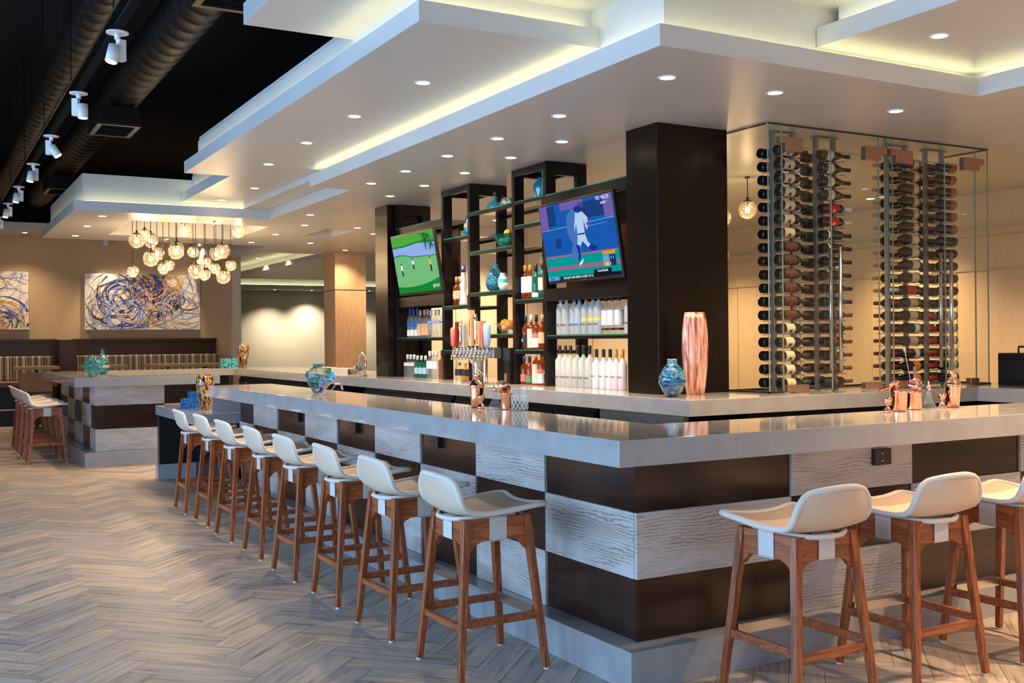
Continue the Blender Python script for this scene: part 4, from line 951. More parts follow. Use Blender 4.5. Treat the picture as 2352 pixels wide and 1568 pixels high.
tag(MB().box(1.94, 2.02, 4.42, 4.60, TOP, TOP + .0).build('x', 'black_cabinet'), 'x', 'x') if False else None
eq = thing('tap_chiller', 'black metal box beside the beer tower', 'box', (2.0, 4.72, TOP))
MB().box(-.0, .09, -.055, .075, .21, .33).build('body', 'black_cabinet', eq); MB().box(.0, .07, -.045, .06, 0, .21).build('stand', 'black_cabinet', eq)

# ================================================================== WINE CABINET
wc = thing('wine_cabinet', 'frameless glass wine cabinet with hinged doors standing on the counter', 'cabinet', (2.62, 1.97, TOP))
CH = Z0 - TOP - .004; CW = 2.42; CDp = .47
def pane(x0, x1, y0, y1, z0, z1, nm='pane'): return MB().box(x0, x1, y0, y1, z0, z1).build(nm, 'pane_glass', wc)
pane(0, .13, 0, .010, .012, CH); pane(1.13, 1.195, 0, .010, .012, CH); pane(1.215, 1.28, 0, .010, .012, CH)
pane(.135, .62, 0, .010, .035, 1.78, 'door'); pane(.625, 1.125, 0, .010, .035, 1.78, 'door')
pane(1.285, 1.885, 0, .010, .035, 1.78, 'door'); pane(1.89, 2.255, 0, .010, .035, 1.78, 'door'); pane(2.26, CW, 0, .010, .012, CH)
pane(.135, 1.125, 0, .010, 1.785, CH); pane(1.285, 2.255, 0, .010, 1.785, CH)
pane(0, .010, .012, CDp, .012, CH); pane(CW - .01, CW, .012, CDp, .012, CH); pane(.012, CW - .012, CDp - .01, CDp, .012, CH, 'back_pane')
pane(1.20, 1.21, .0, CDp, .012, CH)
ee = MB()
for x in (0, .133, .622, 1.127, 1.195, 1.213, 1.282, 1.887, 2.257, CW - .004): ee.box(x - .0012, x + .0018, -.001, .011, .012, CH if x in (0, 1.195, 1.213, CW - .004, .133, 1.127, 1.282, 2.257) else 1.785)
ee.box(.13, 1.13, -.001, .011, 1.780, 1.785); ee.box(1.285, 2.255, -.001, .011, 1.780, 1.785)
for x in (0, CW - .003): ee.box(x, x + .003, CDp - .003, CDp, .012, CH)
ee.build('pane_edge', 'pane_rim', wc)
tr_ = MB(); tr_.box(-.005, .13, -.008, .018, 0, .014).box(1.13, 1.28, -.008, .018, 0, .014).box(2.26, CW + .005, -.008, .018, 0, .014).box(-.005, .018, 0, CDp, 0, .014).box(CW - .018, CW + .005, 0, CDp, 0, .014).box(0, CW, CDp - .018, CDp + .005, 0, .014)
MB().box(0, CW, -.002, .012, CH - .008, CH + .001).box(0, .012, 0, CDp, CH - .008, CH + .001).box(CW - .012, CW, 0, CDp, CH - .008, CH + .001).build('top_channel', 'black_plastic', wc)
tr_.build('base_channel', 'black_plastic', wc)
for x0, x1 in ((.10, .32), (.97, 1.195), (1.245, 1.49), (2.10, 2.345)):
    h_ = MB(); h_.box(x0, x1, -.022, .030, 1.80, 1.85); h_.box(x0 + .05, x1, -.022, .030, 1.745, 1.80) if x0 < .5 or 1.2 < x0 < 1.3 else h_.box(x0, x1 - .06, -.022, .030, 1.745, 1.80)
    h_.build('patch_hinge', 'satin_bronze', wc, bevel=.002)
for x0, x1 in ((.15, .36), (.95, 1.13), (1.29, 1.50), (2.16, 2.26)):
    MB().box(x0, x1, -.022, .030, .005, .055).build('floor_hinge', 'satin_bronze', wc, bevel=.002)
for x in (.645, 1.875):
    hd = MB()
    hd.tube([(x, -.06, .15), (x, -.06, 1.07)], .0145, 12).build('pull_handle', 'steel', wc)
    MB().tube([(x + .03, .065, .15), (x + .03, .065, 1.07)], .0145, 12).tube([(x, -.06, .30), (x + .015, .035, .30), (x + .03, .065, .30)], .010, 8).tube([(x, -.06, .92), (x + .015, .035, .92), (x + .03, .065, .92)], .010, 8).build('pull_handle', 'steel', wc)
# racks
PX = [2.90, 3.10, 3.345, 3.53, 4.13, 4.34, 4.585, 4.785]; PY = 2.225
pitch = .1018; ZR0 = 1.130
for k in range(4):
    xa, xb = PX[2 * k], PX[2 * k + 1]
    rk = thing('wine_rack', 'twin steel post wine rack in the glass cabinet, ' + ['leftmost', 'second from left', 'third from left', 'rightmost'][k], 'wine rack', ((xa + xb) / 2, PY, TOP), 0, 'steel wine racks in the glass cabinet'); h = (xb - xa) / 2
    for s_ in (-1, 1): MB().box(s_ * h - .018, s_ * h + .018, -.014, .014, 0, CH - .002).box(s_ * h - .010, s_ * h + .010, -.020, .020, 0, CH - .002).build('post', 'dull_steel', rk)
    MB().box(-h - .03, h + .03, -.03, .03, CH - .010, CH - .0025).build('ceiling_plate', 'dull_steel', rk)
    cr = MB()
    for r_ in range(18):
        z = ZR0 + pitch * r_ - TOP - .042
        for s_ in (-1, 1):
            for d in (-1, 1): cr.bar((s_ * h, 0, z), (s_ * h, d * .112, z - .001), .006)
    cr.build('bottle_cradle', 'dull_steel', rk)
WPR = {'claret': [(.030, 0), (.0365, .005), (.0375, .02), (.0375, .190), (.034, .205), (.020, .225), (.0145, .238), (.0140, .262)],
       'burgundy': [(.032, 0), (.039, .005), (.0405, .02), (.0405, .145), (.036, .175), (.026, .205), (.017, .235), (.0145, .262)]}
WV = {}
def wine(shape, glass, lab, cap, l0=.05, l1=.13, mark=None):
    key = (shape, glass, lab, cap, l0, l1, mark)
    if key in WV: return WV[key], False
    t = thing('wine_bottle', 'x', 'wine bottle'); pr = WPR[shape]; rr = .0375 if shape == 'claret' else .0405
    MB().lathe(pr, (0, 0, 0), 18, axis='x').build('glass', glass, t)
    MB().lathe([(.0152, .232), (.0155, .30), (.0145, .305), (.0165, .308), (.0165, .314), (.012, .316)], (0, 0, 0), 12, axis='x').build('capsule', cap, t)
    if lab: MB().lathe([(rr + .0007, l0), (rr + .0007, l1)], (0, 0, 0), 18, axis='x', caps=False).build('label', lab, t)
    if mark:
        q = MB(); mid = (l0 + l1) / 2
        q.lathe([(rr + .0012, mid - .012), (rr + .0012, mid + .012)], (0, 0, 0), 4, axis='x', caps=False, a0=R(195), a1=R(235)); q.build('emblem', mark, t)
    WV[key] = t; return t, True
def col_(k, front, specs, words):
    xa = PX[2 * k]; right = k >= 2; y = PY + (-.088 if front else .088)
    for r_ in range(18):
        sp = specs[r_]; t, new = wine(*sp[:-1]); z = ZR0 + pitch * (17 - r_)
        x = (PX[2 * k + 1] + .045 if right else xa - .045); rz = pi if right else 0
        x += random.uniform(-.006, .006)
        lb = sp[-1] + ', ' + ORD[r_] + ' from top, ' + words
        if new: t.location = (x, y, z); t.rotation_euler = (0, 0, rz); t['label'] = lb; t['group'] = words
        else: dup(t, loc=(x, y, z), rz=rz, label=lb, group=words)
K_, B_ = 'wine_glass_black', 'wine_glass_brown'
s_cream = ('claret', K_, 'paper_cream', 'paper_black', .05, .15, 'paper_brown', 'dark wine bottle with cream label')
s_brown = ('claret', K_, 'paper_brown', 'paper_black', .05, .17, 'paper_red', 'dark wine bottle, brown label, red mark')
s_cream2 = ('claret', K_, 'paper_cream', 'paper_black', .055, .14, 'paper_black', 'dark wine bottle, cream label, black emblem')
s_plain = ('claret', K_, None, 'paper_black', .05, .15, None, 'plain black wine bottle')
s_burg = ('burgundy', B_, 'paper_cream', 'paper_black', .05, .115, None, 'sloping wine bottle with pale label')
s_red = ('claret', K_, 'paper_red', 'paper_white', .055, .16, 'paper_cream', 'wine bottle, red label, white capsule')
s_tri = ('claret', K_, 'paper_white', 'paper_black', .05, .066, None, 'black wine bottle with narrow white band')
s_dark = ('claret', K_, 'paper_umber', 'paper_umber', .10, .13, None, 'black wine bottle with dark label')
s_old = ('claret', B_, 'paper_tan', 'paper_maroon', .06, .12, None, 'brown wine bottle with tan label')
s_dred = ('claret', K_, 'paper_brown', 'paper_red', .06, .14, 'paper_red', 'dark wine bottle with deep red label')
s_gold = ('burgundy', B_, 'paper_tan', 'paper_gold', .03, .085, None, 'sloping wine bottle, tan label, gold capsule')
s_port = ('burgundy', 'wine_glass_brown', 'paper_cream', 'paper_gold', .03, .11, 'paper_black', 'brown wine bottle with picture label, gold capsule')
s_tan = ('claret', K_, 'paper_tan', 'paper_maroon', .05, .14, None, 'wine bottle with broad tan label and red capsule')
s_wht = ('burgundy', K_, 'paper_white', 'paper_maroon', .03, .08, None, 'wine bottle with short white label and red capsule')
s_org = ('burgundy', K_, 'paper_orange', 'paper_maroon', .03, .10, None, 'wine bottle with orange label and red capsule')
s_rust = ('claret', K_, 'paper_rust', 'paper_maroon', .005, .075, None, 'wine bottle with rust orange label and red capsule')
s_blk = ('claret', K_, 'paper_black', 'paper_black', .02, .12, None, 'black wine bottle with black label')
s_lab = ('claret', K_, 'paper_white', 'paper_red', .03, .135, 'paper_black', 'wine bottle with broad white label and red capsule')
s_neck = ('claret', K_, None, 'paper_peach', .05, .15, None, 'dark wine bottle with tan capsule')
s_neck2 = ('claret', K_, None, 'paper_maroon', .05, .15, None, 'dark wine bottle with maroon capsule')
col_(0, True, [s_cream] * 7 + [s_brown] * 6 + [s_cream2] * 5, 'front of leftmost rack')
col_(0, False, [s_plain] * 18, 'back of leftmost rack')
col_(1, True, [s_burg] * 4 + [s_red] * 2 + [s_tri] * 6 + [s_dark] * 6, 'front of second rack')
col_(1, False, [s_old] * 5 + [s_dred] * 8 + [s_neck2] * 5, 'back of second rack')
col_(2, True, [s_gold] * 6 + [s_port] * 4 + [s_red] + [s_tan, s_tan, s_wht, s_tan, s_wht] + [s_org] * 2, 'front of third rack')
col_(2, False, [s_neck] * 11 + [s_neck2] * 7, 'back of third rack')
col_(3, True, [s_rust] * 6 + [s_blk] * 6 + [s_lab] * 6, 'front of rightmost rack')
col_(3, False, [s_neck2] * 12 + [s_dark] * 6, 'back of rightmost rack')

# ================================================================== THINGS ON THE BAR TOPS
vase('swirl_vase', 'clear round glass vase with teal swirls on the near bar top', 'vase', (.05, 4.26, TOP), [(.05, 0), (.085, .06), (.125, .14), (.135, .185), (.118, .23), (.07, .262), (.052, .272), (.052, .292), (.066, .30)], 'swirl_teal', sc=.76)
cm = thing('glass_shell', 'open blue glass clam shell lying against the teal swirl vase', 'ornament', (-.01, 3.97, TOP), R(-62)); cm.rotation_euler = (R(20), R(-22), R(-62)); cm.scale = (1.15, 1.0, 1.25)
prs = []
for i in range(9):
    a = i / 8; row_ = []
    for j in range(15):
        b_ = -1 + 2 * j / 14; rr = .042 + .058 * a; th = b_ * 1.15
        row_.append((.10 * a * 1.15 - .02, rr * sin(th) * 1.05, .045 + .085 * a * 1.0 - rr * cos(th) * .75 + .007 * sin(j * 1.7) * a))
    prs.append(row_)
zmin = min(p[2] for r_ in prs for p in r_); prs = [[(p[0] + .02, p[1], p[2] - zmin + .016) for p in r_] for r_ in prs]
o = MB().grid(prs, 9, 15).build('outer_shell', 'shell_blue', cm); so = o.modifiers.new('s', 'SOLIDIFY'); so.thickness = .005
o = MB().grid([[(p[0] + .006, p[1] * .95, p[2] + .009) for p in r_] for r_ in prs], 9, 15).build('lining', 'bright_blue', cm); so = o.modifiers.new('s', 'SOLIDIFY'); so.thickness = .003
vase('marbled_vase', 'blue marbled glass bulb vase at the foot of the bronze pillar', 'vase', (1.81, 2.06, TOP), [(.045, 0), (.085, .05), (.118, .13), (.112, .18), (.075, .25), (.045, .285), (.040, .30), (.043, .325)], 'marbled_blue', sc=.80)
mt, nt, b = new_mat('hammered_copper')
f = noise(nt, coords(nt, (14, 14, 1.4)), 3, 3, .5, .6); r = ramp(nt, f, [(.34, (.36, .09, .035)), (.48, (.85, .40, .26)), (.62, (.95, .72, .60))])
bk = N(nt, 'ShaderNodeTexBrick'); bk.inputs['Scale'].default_value = 60; bk.inputs['Color1'].default_value = (1, 1, 1, 1); bk.inputs['Color2'].default_value = (1, 1, 1, 1); bk.inputs['Mortar'].default_value = (.3, .12, .07, 1); bk.inputs['Mortar Size'].default_value = .03; bk.offset = 0
nt.links.new(coords(nt, (1, 1, 1), rot=(pi / 2, 0, 0)), bk.inputs['Vector']); mx = N(nt, 'ShaderNodeMixRGB', blend_type='MULTIPLY'); mx.inputs[0].default_value = .8
nt.links.new(r.outputs[0], mx.inputs[1]); nt.links.new(bk.outputs[0], mx.inputs[2]); nt.links.new(mx.outputs[0], b.inputs['Base Color']); b.inputs['Roughness'].default_value = .35; b.inputs['Metallic'].default_value = .35
cv = thing('copper_vase', 'tall flattened copper vase with a netted pattern beside the marbled vase', 'vase', (2.085, 2.15, TOP), R(-20))
pr = [(.075, 0), (.088, .08), (.104, .22), (.112, .36), (.108, .48), (.096, .58), (.085, .635)]
mb = MB().lathe(pr, (0, 0, 0), 32, caps=True); mb.v = [(x * .86, y * .5, z * .92) for x, y, z in mb.v]; mb.build('body', 'hammered_copper', cv)
def shaker(lb, loc):
    t = thing('cocktail_shaker', lb, 'shaker', loc)
    MB().lathe([(.030, 0), (.033, .004), (.039, .065), (.044, .118), (.0445, .122)], (0, 0, 0), 28).build('body', 'copper', t)
    MB().lathe([(.0450, .122), (.0450, .129), (.042, .140), (.033, .155), (.0215, .164), (.0205, .168)], (0, 0, 0), 28).build('strainer_top', 'copper', t)
    MB().lathe([(.0205, .168), (.0205, .196), (.0185, .203), (.004, .205)], (0, 0, 0), 24).build('cap', 'copper', t)
def jigger(lb, loc):
    t = thing('jigger', lb, 'jigger', loc, 0, 'copper jiggers on the bar')
    MB().lathe([(.025, 0), (.022, .012), (.010, .030), (.005, .036), (.005, .042), (.014, .050), (.022, .064), (.024, .080)], (0, 0, 0), 20).build('body', 'copper', t)
def flask(lb, loc):
    t = thing('bitters_bottle', lb, 'bottle', loc, 0, 'glass bitters bottles on the bar')
    MB().lathe([(.045, 0), (.046, .004), (.030, .030), (.014, .060), (.011, .105)], (0, 0, 0), 24).build('glass', 'bottle_clear', t)
    MB().lathe([(.013, .100), (.012, .125), (.005, .128), (.004, .152)], (0, 0, 0), 12).build('pourer', 'rose_foil', t)
shaker('copper cocktail shaker on the bar beside the crystal mixing glass', (.215, 1.89, TOP)); jigger('copper jigger beside the left hand shaker', (.185, 1.78, TOP))
flask('conical glass bitters bottle behind the left copper cup', (.235, 1.70, TOP))
def cup(name, lb, loc, r0, r1, h, hammer=False, strainer=True, handle=False):
    t = thing(name, lb, 'cup', loc)
    o = MB().lathe([(r0, .002), (r0 * 1.02, .006), (r1, h), (r1 * 1.04, h + .003)], (0, 0, 0), 28, caps=False).lathe([(1e-4, .002), (r0, .002)], (0, 0, 0), 20, caps=False).build('body', 'copper', t)
    so = o.modifiers.new('s', 'SOLIDIFY'); so.thickness = .0015
    MB().tube([(r1 * cos(a * pi / 12), r1 * sin(a * pi / 12), h * .82) for a in range(24)], .0015, 6, closed=True).build('bead', 'copper', t)
    if handle: MB().tube([(0, r1 * .95, h * .88), (0, r1 + .028, h * .85), (0, r1 + .036, h * .55), (0, r1 + .02, h * .22), (0, r0 * 1.0, h * .16)], .004, 8).build('handle', 'copper', t)
    return t
def strainer(lb, loc, rot):
    t = thing('cocktail_strainer', lb, 'strainer', loc); t.rotation_euler = rot
    MB().lathe([(1e-4, 0), (.036, 0), (.036, .003), (1e-4, .003)], (0, 0, 0), 24, caps=False).build('disc', 'copper', t)
    MB().tube([(.032 * cos(a * pi / 24), .032 * sin(a * pi / 24), .007 + .003 * (a % 2)) for a in range(48)], .0022, 6, closed=True).build('coil', 'copper', t)
    MB().bar((0, .035, .0015), (0, .10, .0015), .014, .003).build('handle', 'copper', t)
cup('julep_cup', 'copper julep cup with strainer beside the crystal glass', (.265, 1.615, TOP), .030, .035, .092); strainer('copper hawthorn strainer leaning out of the left cup', (.265, 1.64, TOP + .118), (R(62), 0, R(160)))
mg = thing('mixing_glass', 'cut crystal mixing glass with a diamond pattern on the bar', 'glass', (.285, 1.50, TOP))
MB().lathe([(1e-4, .008), (.046, .008)], (0, 0, 0), 24, caps=False).lathe([(.046, 0), (.047, .06), (.047, .135), (.049, .14)], (0, 0, 0), 28, caps=False).build('body', 'bottle_clear', mg)
dm = MB()
for k in range(12):
    for s_ in (-1, 1): dm.tube([(.0475 * cos(2 * pi * k / 12 + s_ * i * .20), .0475 * sin(2 * pi * k / 12 + s_ * i * .20), .006 + i * .0165) for i in range(6)], .0012, 5)
dm.build('cut_pattern', 'white_ceramic', mg)
def spoon(lb, p, q):
    t = thing('bar_spoon', lb, 'spoon', p); v = Vector(q) - Vector(p)
    n_ = 30; MB().tube([v * (i / n_) + Vector((.0007 * (i % 2), 0, 0)) for i in range(n_ + 1)], .0022, 6).build('shaft', 'rose_foil', t)
    MB().tube([v * .93, v * .98, v * 1.03, v * 1.05], [.0025, .008, .008, .003], 8).build('paddle', 'rose_foil', t)
spoon('long twisted copper bar spoon leaning across the left bar tools', (.275, 1.585, TOP + .02), (.20, 1.935, TOP + .275))
jigger('leftmost of the copper jiggers on the right side', (1.735, .155, TOP)); cup('julep_cup', 'plain copper cup with a tilted strainer among the right hand tools', (1.872, .195, TOP), .034, .041, .105)
strainer('copper strainer sticking up from the plain cup', (1.835, .195, TOP + .135), (R(-25), R(50), R(60)))
cup('copper_mug', 'copper mug with round handle holding a spoon', (2.045, .245, TOP), .040, .040, .092, handle=True); strainer('round copper strainer standing upright on the mug', (2.045, .235, TOP + .135), (R(78), 0, R(-40)))
spoon('tall twisted bar spoon standing in the copper mug', (2.045, .24, TOP + .02), (2.005, .27, TOP + .325))
flask('conical glass bitters bottle between the mug and right shaker', (2.165, .245, TOP)); jigger('copper jigger just left of the right hand shaker', (2.262, .235, TOP))
shaker('copper cocktail shaker at the right end of the tools', (2.345, .23, TOP))
# low counter objects
vase('amber_vase', 'speckled amber and black glass vase on the low shelf', 'vase', (-.16, 7.11, .80), [(.045, 0), (.065, .06), (.095, .22), (.098, .28), (.075, .315), (.068, .32), (.078, .33)], 'amber_mosaic', sc=.90, sz=1.08)
for lb, (x, y, z), (a, b_, c) in (('larger blue mosaic glass box on the low shelf', (-.24, 7.42, .80), (.17, .10, .10)), ('smaller blue mosaic glass box stacked on the larger one', (-.20, 7.42, .902), (.11, .08, .07))):
    t = thing('glass_box', lb, 'box', (x, y, z), R(8)); MB().box(-a / 2, a / 2, -b_ / 2, b_ / 2, 0, c * .72).build('base', 'blue_mosaic', t, bevel=.002); MB().box(-a / 2 - .001, a / 2 + .001, -b_ / 2 - .001, b_ / 2 + .001, c * .74, c).build('lid', 'blue_mosaic', t, bevel=.002)
vase('amber_vase', 'tall amber and brown glass vase on the far cross counter', 'vase', (1.86, 13.12, TOP), [(.05, 0), (.07, .08), (.10, .22), (.105, .28), (.085, .335)], 'amber_mosaic', sc=.83, sz=1.15)
t = thing('glass_box', 'turquoise mosaic glass box on the far counter beside the amber vase', 'box', (1.62, 13.12, TOP), 0); MB().box(-.13, .13, -.06, .06, 0, .115).build('base', 'turq_mosaic', t); MB().box(-.131, .131, -.061, .061, .117, .155).build('lid', 'turq_mosaic', t)
vase('swirl_vase', 'clear glass vase with aqua swirls on the left island', 'vase', (-.83, 9.98, TOP), [(.04, 0), (.075, .05), (.112, .13), (.108, .175), (.07, .21), (.045, .225), (.05, .245)], 'swirl_aqua')
tv_ = vase('bottle_vase', 'dark teal speckled bottle vase with cream band on the left island', 'vase', (-.52, 11.35, TOP), [(.05, 0), (.085, .045), (.10, .085)], 'teal_glass', sc=.84, sz=1)
MB().lathe([(.10, .085), (.102, .12)], (0, 0, 0), 24, caps=False).build('band', 'sand_band', tv_); MB().lathe([(.102, .12), (.085, .18), (.05, .24), (.026, .29), (.024, .33), (.03, .34)], (0, 0, 0), 24, caps=False).build('neck', 'teal_speckle', tv_)
for lb, (x, y), rz in (('open cream cardboard tray on the back counter beside the hoop bowl', (1.80, 8.35), .3), ('second cream tray farther along the back counter', (1.78, 9.0), .1)):
    t = thing('menu_box', lb, 'box', (x, y, TOP), rz); MB().box(-.10, .10, -.16, .16, 0, .010).box(-.10, .10, -.16, .16, .075, .083).box(-.10, -.09, -.16, .16, .01, .075).box(.09, .10, -.16, .16, .01, .075).build('shell', 'paper_cream', t)
hb = thing('hoop_stand', 'chrome hoop stand behind a clear bowl at the far pillar', 'ornament', (1.84, 7.93, TOP))
MB().tube([(0, .13 * cos(a * pi / 14), .12 + .15 * sin(a * pi / 14)) for a in range(-3, 18)], .014, 10).build('hoop', 'chrome', hb); MB().lathe([(.08, 0), (.08, .012)], (0, 0, 0), 20).build('base', 'chrome', hb)
bowl('clear bowl of dark glass balls in front of the chrome hoop', (1.76, 7.86, TOP), .10, .09, 'bottle_clear', [(0, .02, .085, .042, 'amber_ball', 'amber ball on the clear bowl by the far pillar'), (0, -.055, .10, .045, 'teal_speckle', 'spiky teal ball on the clear bowl by the far pillar')])
gr = thing('countertop_appliance', 'black boxed appliance with handle on the far right counter', 'appliance', (4.98, 2.45, TOP), 0)
gr.location = (5.03, 1.53, TOP)
MB().box(-.15, .45, -.40, .25, .0, .26).build('body', 'black_cabinet', gr, bevel=.006); MB().box(-.156, -.15, -.39, .24, .20, .245).box(-.156, -.15, -.39, .24, .015, .06).build('trim_band', 'mid_black_metal', gr)
MB().tube([(-.1, .10, .26), (-.1, .10, .31), (-.1, -.30, .31), (-.1, -.30, .26)], .008, 8).build('handle', 'black_plastic', gr)
tag(MB().box(5.1, 5.95, 1.0, 2.0, 0, TOP).build('equipment_stand', 'black_cabinet'), 'black stand carrying the boxed appliance at the right', 'stand')
# under-counter sink and speed rail seen over the near bar
sk_ = thing('underbar_sink', 'stainless underbar sink with tap behind the near bar', 'sink', (.36, 5.6, 0))
MB().box(0, .45, -.9, .9, .55, .90).box(0, .02, -.9, .9, .9, .98).build('basin', 'steel', sk_); MB().box(.03, .42, -.85, .85, 0, .55).build('cabinet', 'black_cabinet', sk_)
MB().tube([(.1, -.5, .9), (.1, -.5, 1.05), (.13, -.5, 1.10), (.18, -.5, 1.10), (.2, -.5, 1.05)], .010, 8).build('tap', 'chrome', sk_)
ib = thing('ice_bin', 'black and steel underbar ice bin behind the near bar', 'ice bin', (.36, 2.8, 0)); MB().box(0, .5, -1.2, 1.2, 0, .86).build('body', 'black_cabinet', ib); MB().box(0, .5, -1.2, 1.2, .862, .88).build('lid', 'steel', ib)

# ================================================================== CHANDELIER AND LAMPS
G = [(-0.217, 10.5, 2.799, .1), (-0.046, 10.9, 2.915, .078), (0.086, 11.2, 2.872, .1), (-0.081, 10.3, 2.554, .1), (0.207, 11.4, 2.715, .1), (-0.219, 10.8, 2.418, .078), (0.151, 10.7, 2.461, .078), (0.409, 11.6, 2.572, .078), (0.253, 10.4, 2.661, .1), (0.494, 11.5, 2.804, .1), (0.474, 10.9, 3.008, .1), (0.606, 11.0, 2.716, .078), (0.505, 10.4, 2.415, .1), (0.842, 11.3, 2.604, .078), (0.709, 10.8, 2.395, .078), (0.917, 11.1, 2.51, .078), (0.851, 10.4, 2.689, .1), (1.087, 11.7, 2.765, .1), (0.989, 10.9, 2.381, .1), (1.171, 11.2, 2.562, .078), (1.125, 10.6, 2.992, .1)]
LAMPL = bpy.data.lights.new('bulb_light', 'POINT'); LAMPL.energy = 5; LAMPL.color = (1, .70, .40); LAMPL.shadow_soft_size = .03
def globe(x, y, z, r_, ztop, label, group):
    t = thing('globe_pendant', label, 'pendant lamp', (x, y, z), 0, group)
    MB().ball((0, 0, 0), r_, 22).build('globe', 'globe_glass', t)
    MB().lathe([(r_ * .62, r_ * .80), (r_ * .40, r_ * .93), (.014, r_ * 1.03), (.014, r_ * 1.30), (.010, r_ * 1.32)], (0, 0, 0), 18).build('cap', 'bronze', t)
    MB().ball((0, 0, -.005), r_ * .26, 12, 1.25).build('bulb', 'bulb', t); MB().tube([(0, 0, r_ * .3), (0, 0, r_ * 1.0)], .010, 8).build('lamp_holder', 'bronze', t)
    rod = MB().tube([(0, 0, r_ * 1.28), (0, 0, ztop - z)], .0045, 6).lathe([(.025, ztop - z - .012), (.025, ztop - z - .001)], (0, 0, 0), 12); rod.build('cord', 'black_plastic', t)
    o = bpy.data.objects.new('bulb_light', LAMPL); COL.objects.link(o); o.parent = t; o.location = (0, 0, -r_ * .75)
order = sorted(range(len(G)), key=lambda i: ((G[i][0] + 2.69) * .871 - (G[i][1] + 3.69) * .491) / (G[i][1] + 4))
for n_, i in enumerate(order):
    x, y, z, r_ = G[i]; hgt = 'hanging high' if z > 2.78 else ('hanging low' if z < 2.5 else 'at middle height')
    globe(x, y, z, r_, 3.30, ('large' if r_ > .09 else 'small') + ' glass globe pendant ' + hgt + ', ' + ORD[n_] + ' from left in cluster', 'globe pendants hanging over the left island')
# linear globe fixture in the service room
for k, (x, y, z) in enumerate(((4.254, 4.0, 2.70), (4.02, 4.1, 2.62), (4.33, 4.5, 2.30), (4.10, 4.4, 2.22), (4.5, 4.9, 2.34))):
    globe(x, y, z, .09, Z0, 'globe pendant seen through the wine cabinet glass, ' + ['right of the upper pair', 'left of the upper pair', 'right of the lower trio', 'left of the lower trio', 'behind the others'][k], 'globe pendants in the room behind')
DL = bpy.data.lights.new('downlight_beam', 'SPOT'); DL.energy = 125; DL.color = (1, .72, .47); DL.spot_size = R(118); DL.spot_blend = .9; DL.shadow_soft_size = .05
LOWD = [(1.189, 1.284), (2.036, 1.281), (3.163, 1.303), (1.183, 2.48), (1.193, 3.387), (1.702, 3.271), (1.183, 4.241), (1.701, 4.079), (1.189, 5.121), (1.717, 4.973), (1.186, 5.947), (1.712, 5.853), (1.699, 6.697), (1.475, 8.636), (1.778, 9.767), (1.78, 11.075), (1.791, 12.375), (2.521, 9.783), (3.029, 10.448), (2.66, 12.158), (4.10, 18.49), (4.11, 20.17), (-.732, 9.807), (-.743, 11.031), (-.72, 12.394), (.54, 9.834), (.533, 12.401), (3.60, 13.15), (4.4, 13.0), (6.406, 26.489), (7.581, 26.656), (9.3, 26.379),
        (5.2, -1.5), (6.6, -2.4), (6.6, -.5), (6.5, 2.2), (6.6, 4.6), (4.2, 3.6), (4.6, 6.0), (3.8, 8.2), (6.4, 7.6), (3.3, 5.0)]  # this row: unseen downlights added to brighten the service room and right end
MIDD = [(.263, 2.717), (.237, 3.909), (.258, 5.109), (.281, 6.326), (.52, 9.07), (.60, 7.946), (2.43, .364), (2.43, -1.1), (2.43, -2.6)]
where = {0: 'in front of the near pillar', 1: 'left above the wine cabinet', 2: 'right above the wine cabinet'}
DL2 = DL.copy(); DL2.energy = 420; DL2.color = (1, .66, .38)
DL3 = DL.copy(); DL3.energy = 330; DL3.color = (1, .80, .56)
dproto = None
def down(x, y, z, label, group, e=None):
    global dproto
    if dproto is None:
        t = thing('downlight', label, 'ceiling light', (x, y, z), 0, group)
        MB().lathe([(.060, 0), (.058, -.004), (.046, -.004), (.042, 0)], (0, 0, 0), 24, caps=False).build('trim_ring', 'white_paint', t)
        MB().lathe([(1e-4, -.0015), (.045, -.0015)], (0, 0, 0), 24, caps=False).build('diffuser', 'lamp_white', t)
        o = bpy.data.objects.new('downlight_beam', DL); COL.objects.link(o); o.parent = t; o.location = (0, 0, -.02)
        dproto = t; return t
    c = dup(dproto, loc=(x, y, z), label=label, group=group)
    if e:
        for k in c.children:
            if k.type == 'LIGHT': k.data = e
    return c
for i, (x, y) in enumerate(LOWD):
    if i in where: w_ = where[i]
    elif x < 1.3 and y < 7: w_ = 'in the row nearest the tray edge, ' + ORD[[0, 3, 4, 6, 8, 10].index(i)] + ' from the camera'
    elif x < 1.8 and y < 7: w_ = 'in the row above the bottle shelves, ' + ORD[[5, 7, 9, 11, 12].index(i)] + ' from the near pillar'
    elif x < 0: w_ = 'on the left of the globe cluster, ' + ['nearest', 'middle', 'farthest'][i - 22]
    elif y > 26: w_ = 'by the far wall, ' + ['left of three', 'middle of three', 'right of three'][i - 29]
    elif i > 31: w_ = 'added to light the service room at %s' % ['the right picture edge outside', 'the far right outside', 'the right near corner', 'the right wall', 'the right wall centre', 'the cabinet back', 'the room centre', 'the room back left', 'the room back right', 'the shelving back'][i - 32]
    else: w_ = 'in the ceiling beyond the bar, ' + ORD[i - 13] + ' counted away from the shelves'
    down(x, y, 3.3995 if i in (20, 21) else Z0 - .0005, 'round warm downlight ' + w_, 'downlights in the low ceiling', DL3 if y > 20 else (DL2 if i > 31 else None))
DL4 = DL.copy(); DL4.energy = 130; DL4.color = (1, .70, .42)
for i, x in enumerate((-3.4, -2.2, -.95, .9, 2.1)):
    down(x, 17.55, 3.5295, 'round downlight in the soffit over the booths, ' + ['beyond the left picture edge', 'left of the visible one', 'visible at the left picture edge', 'hidden behind the globe soffit', 'at the pilaster end'][i], 'downlights over the booths', DL4)
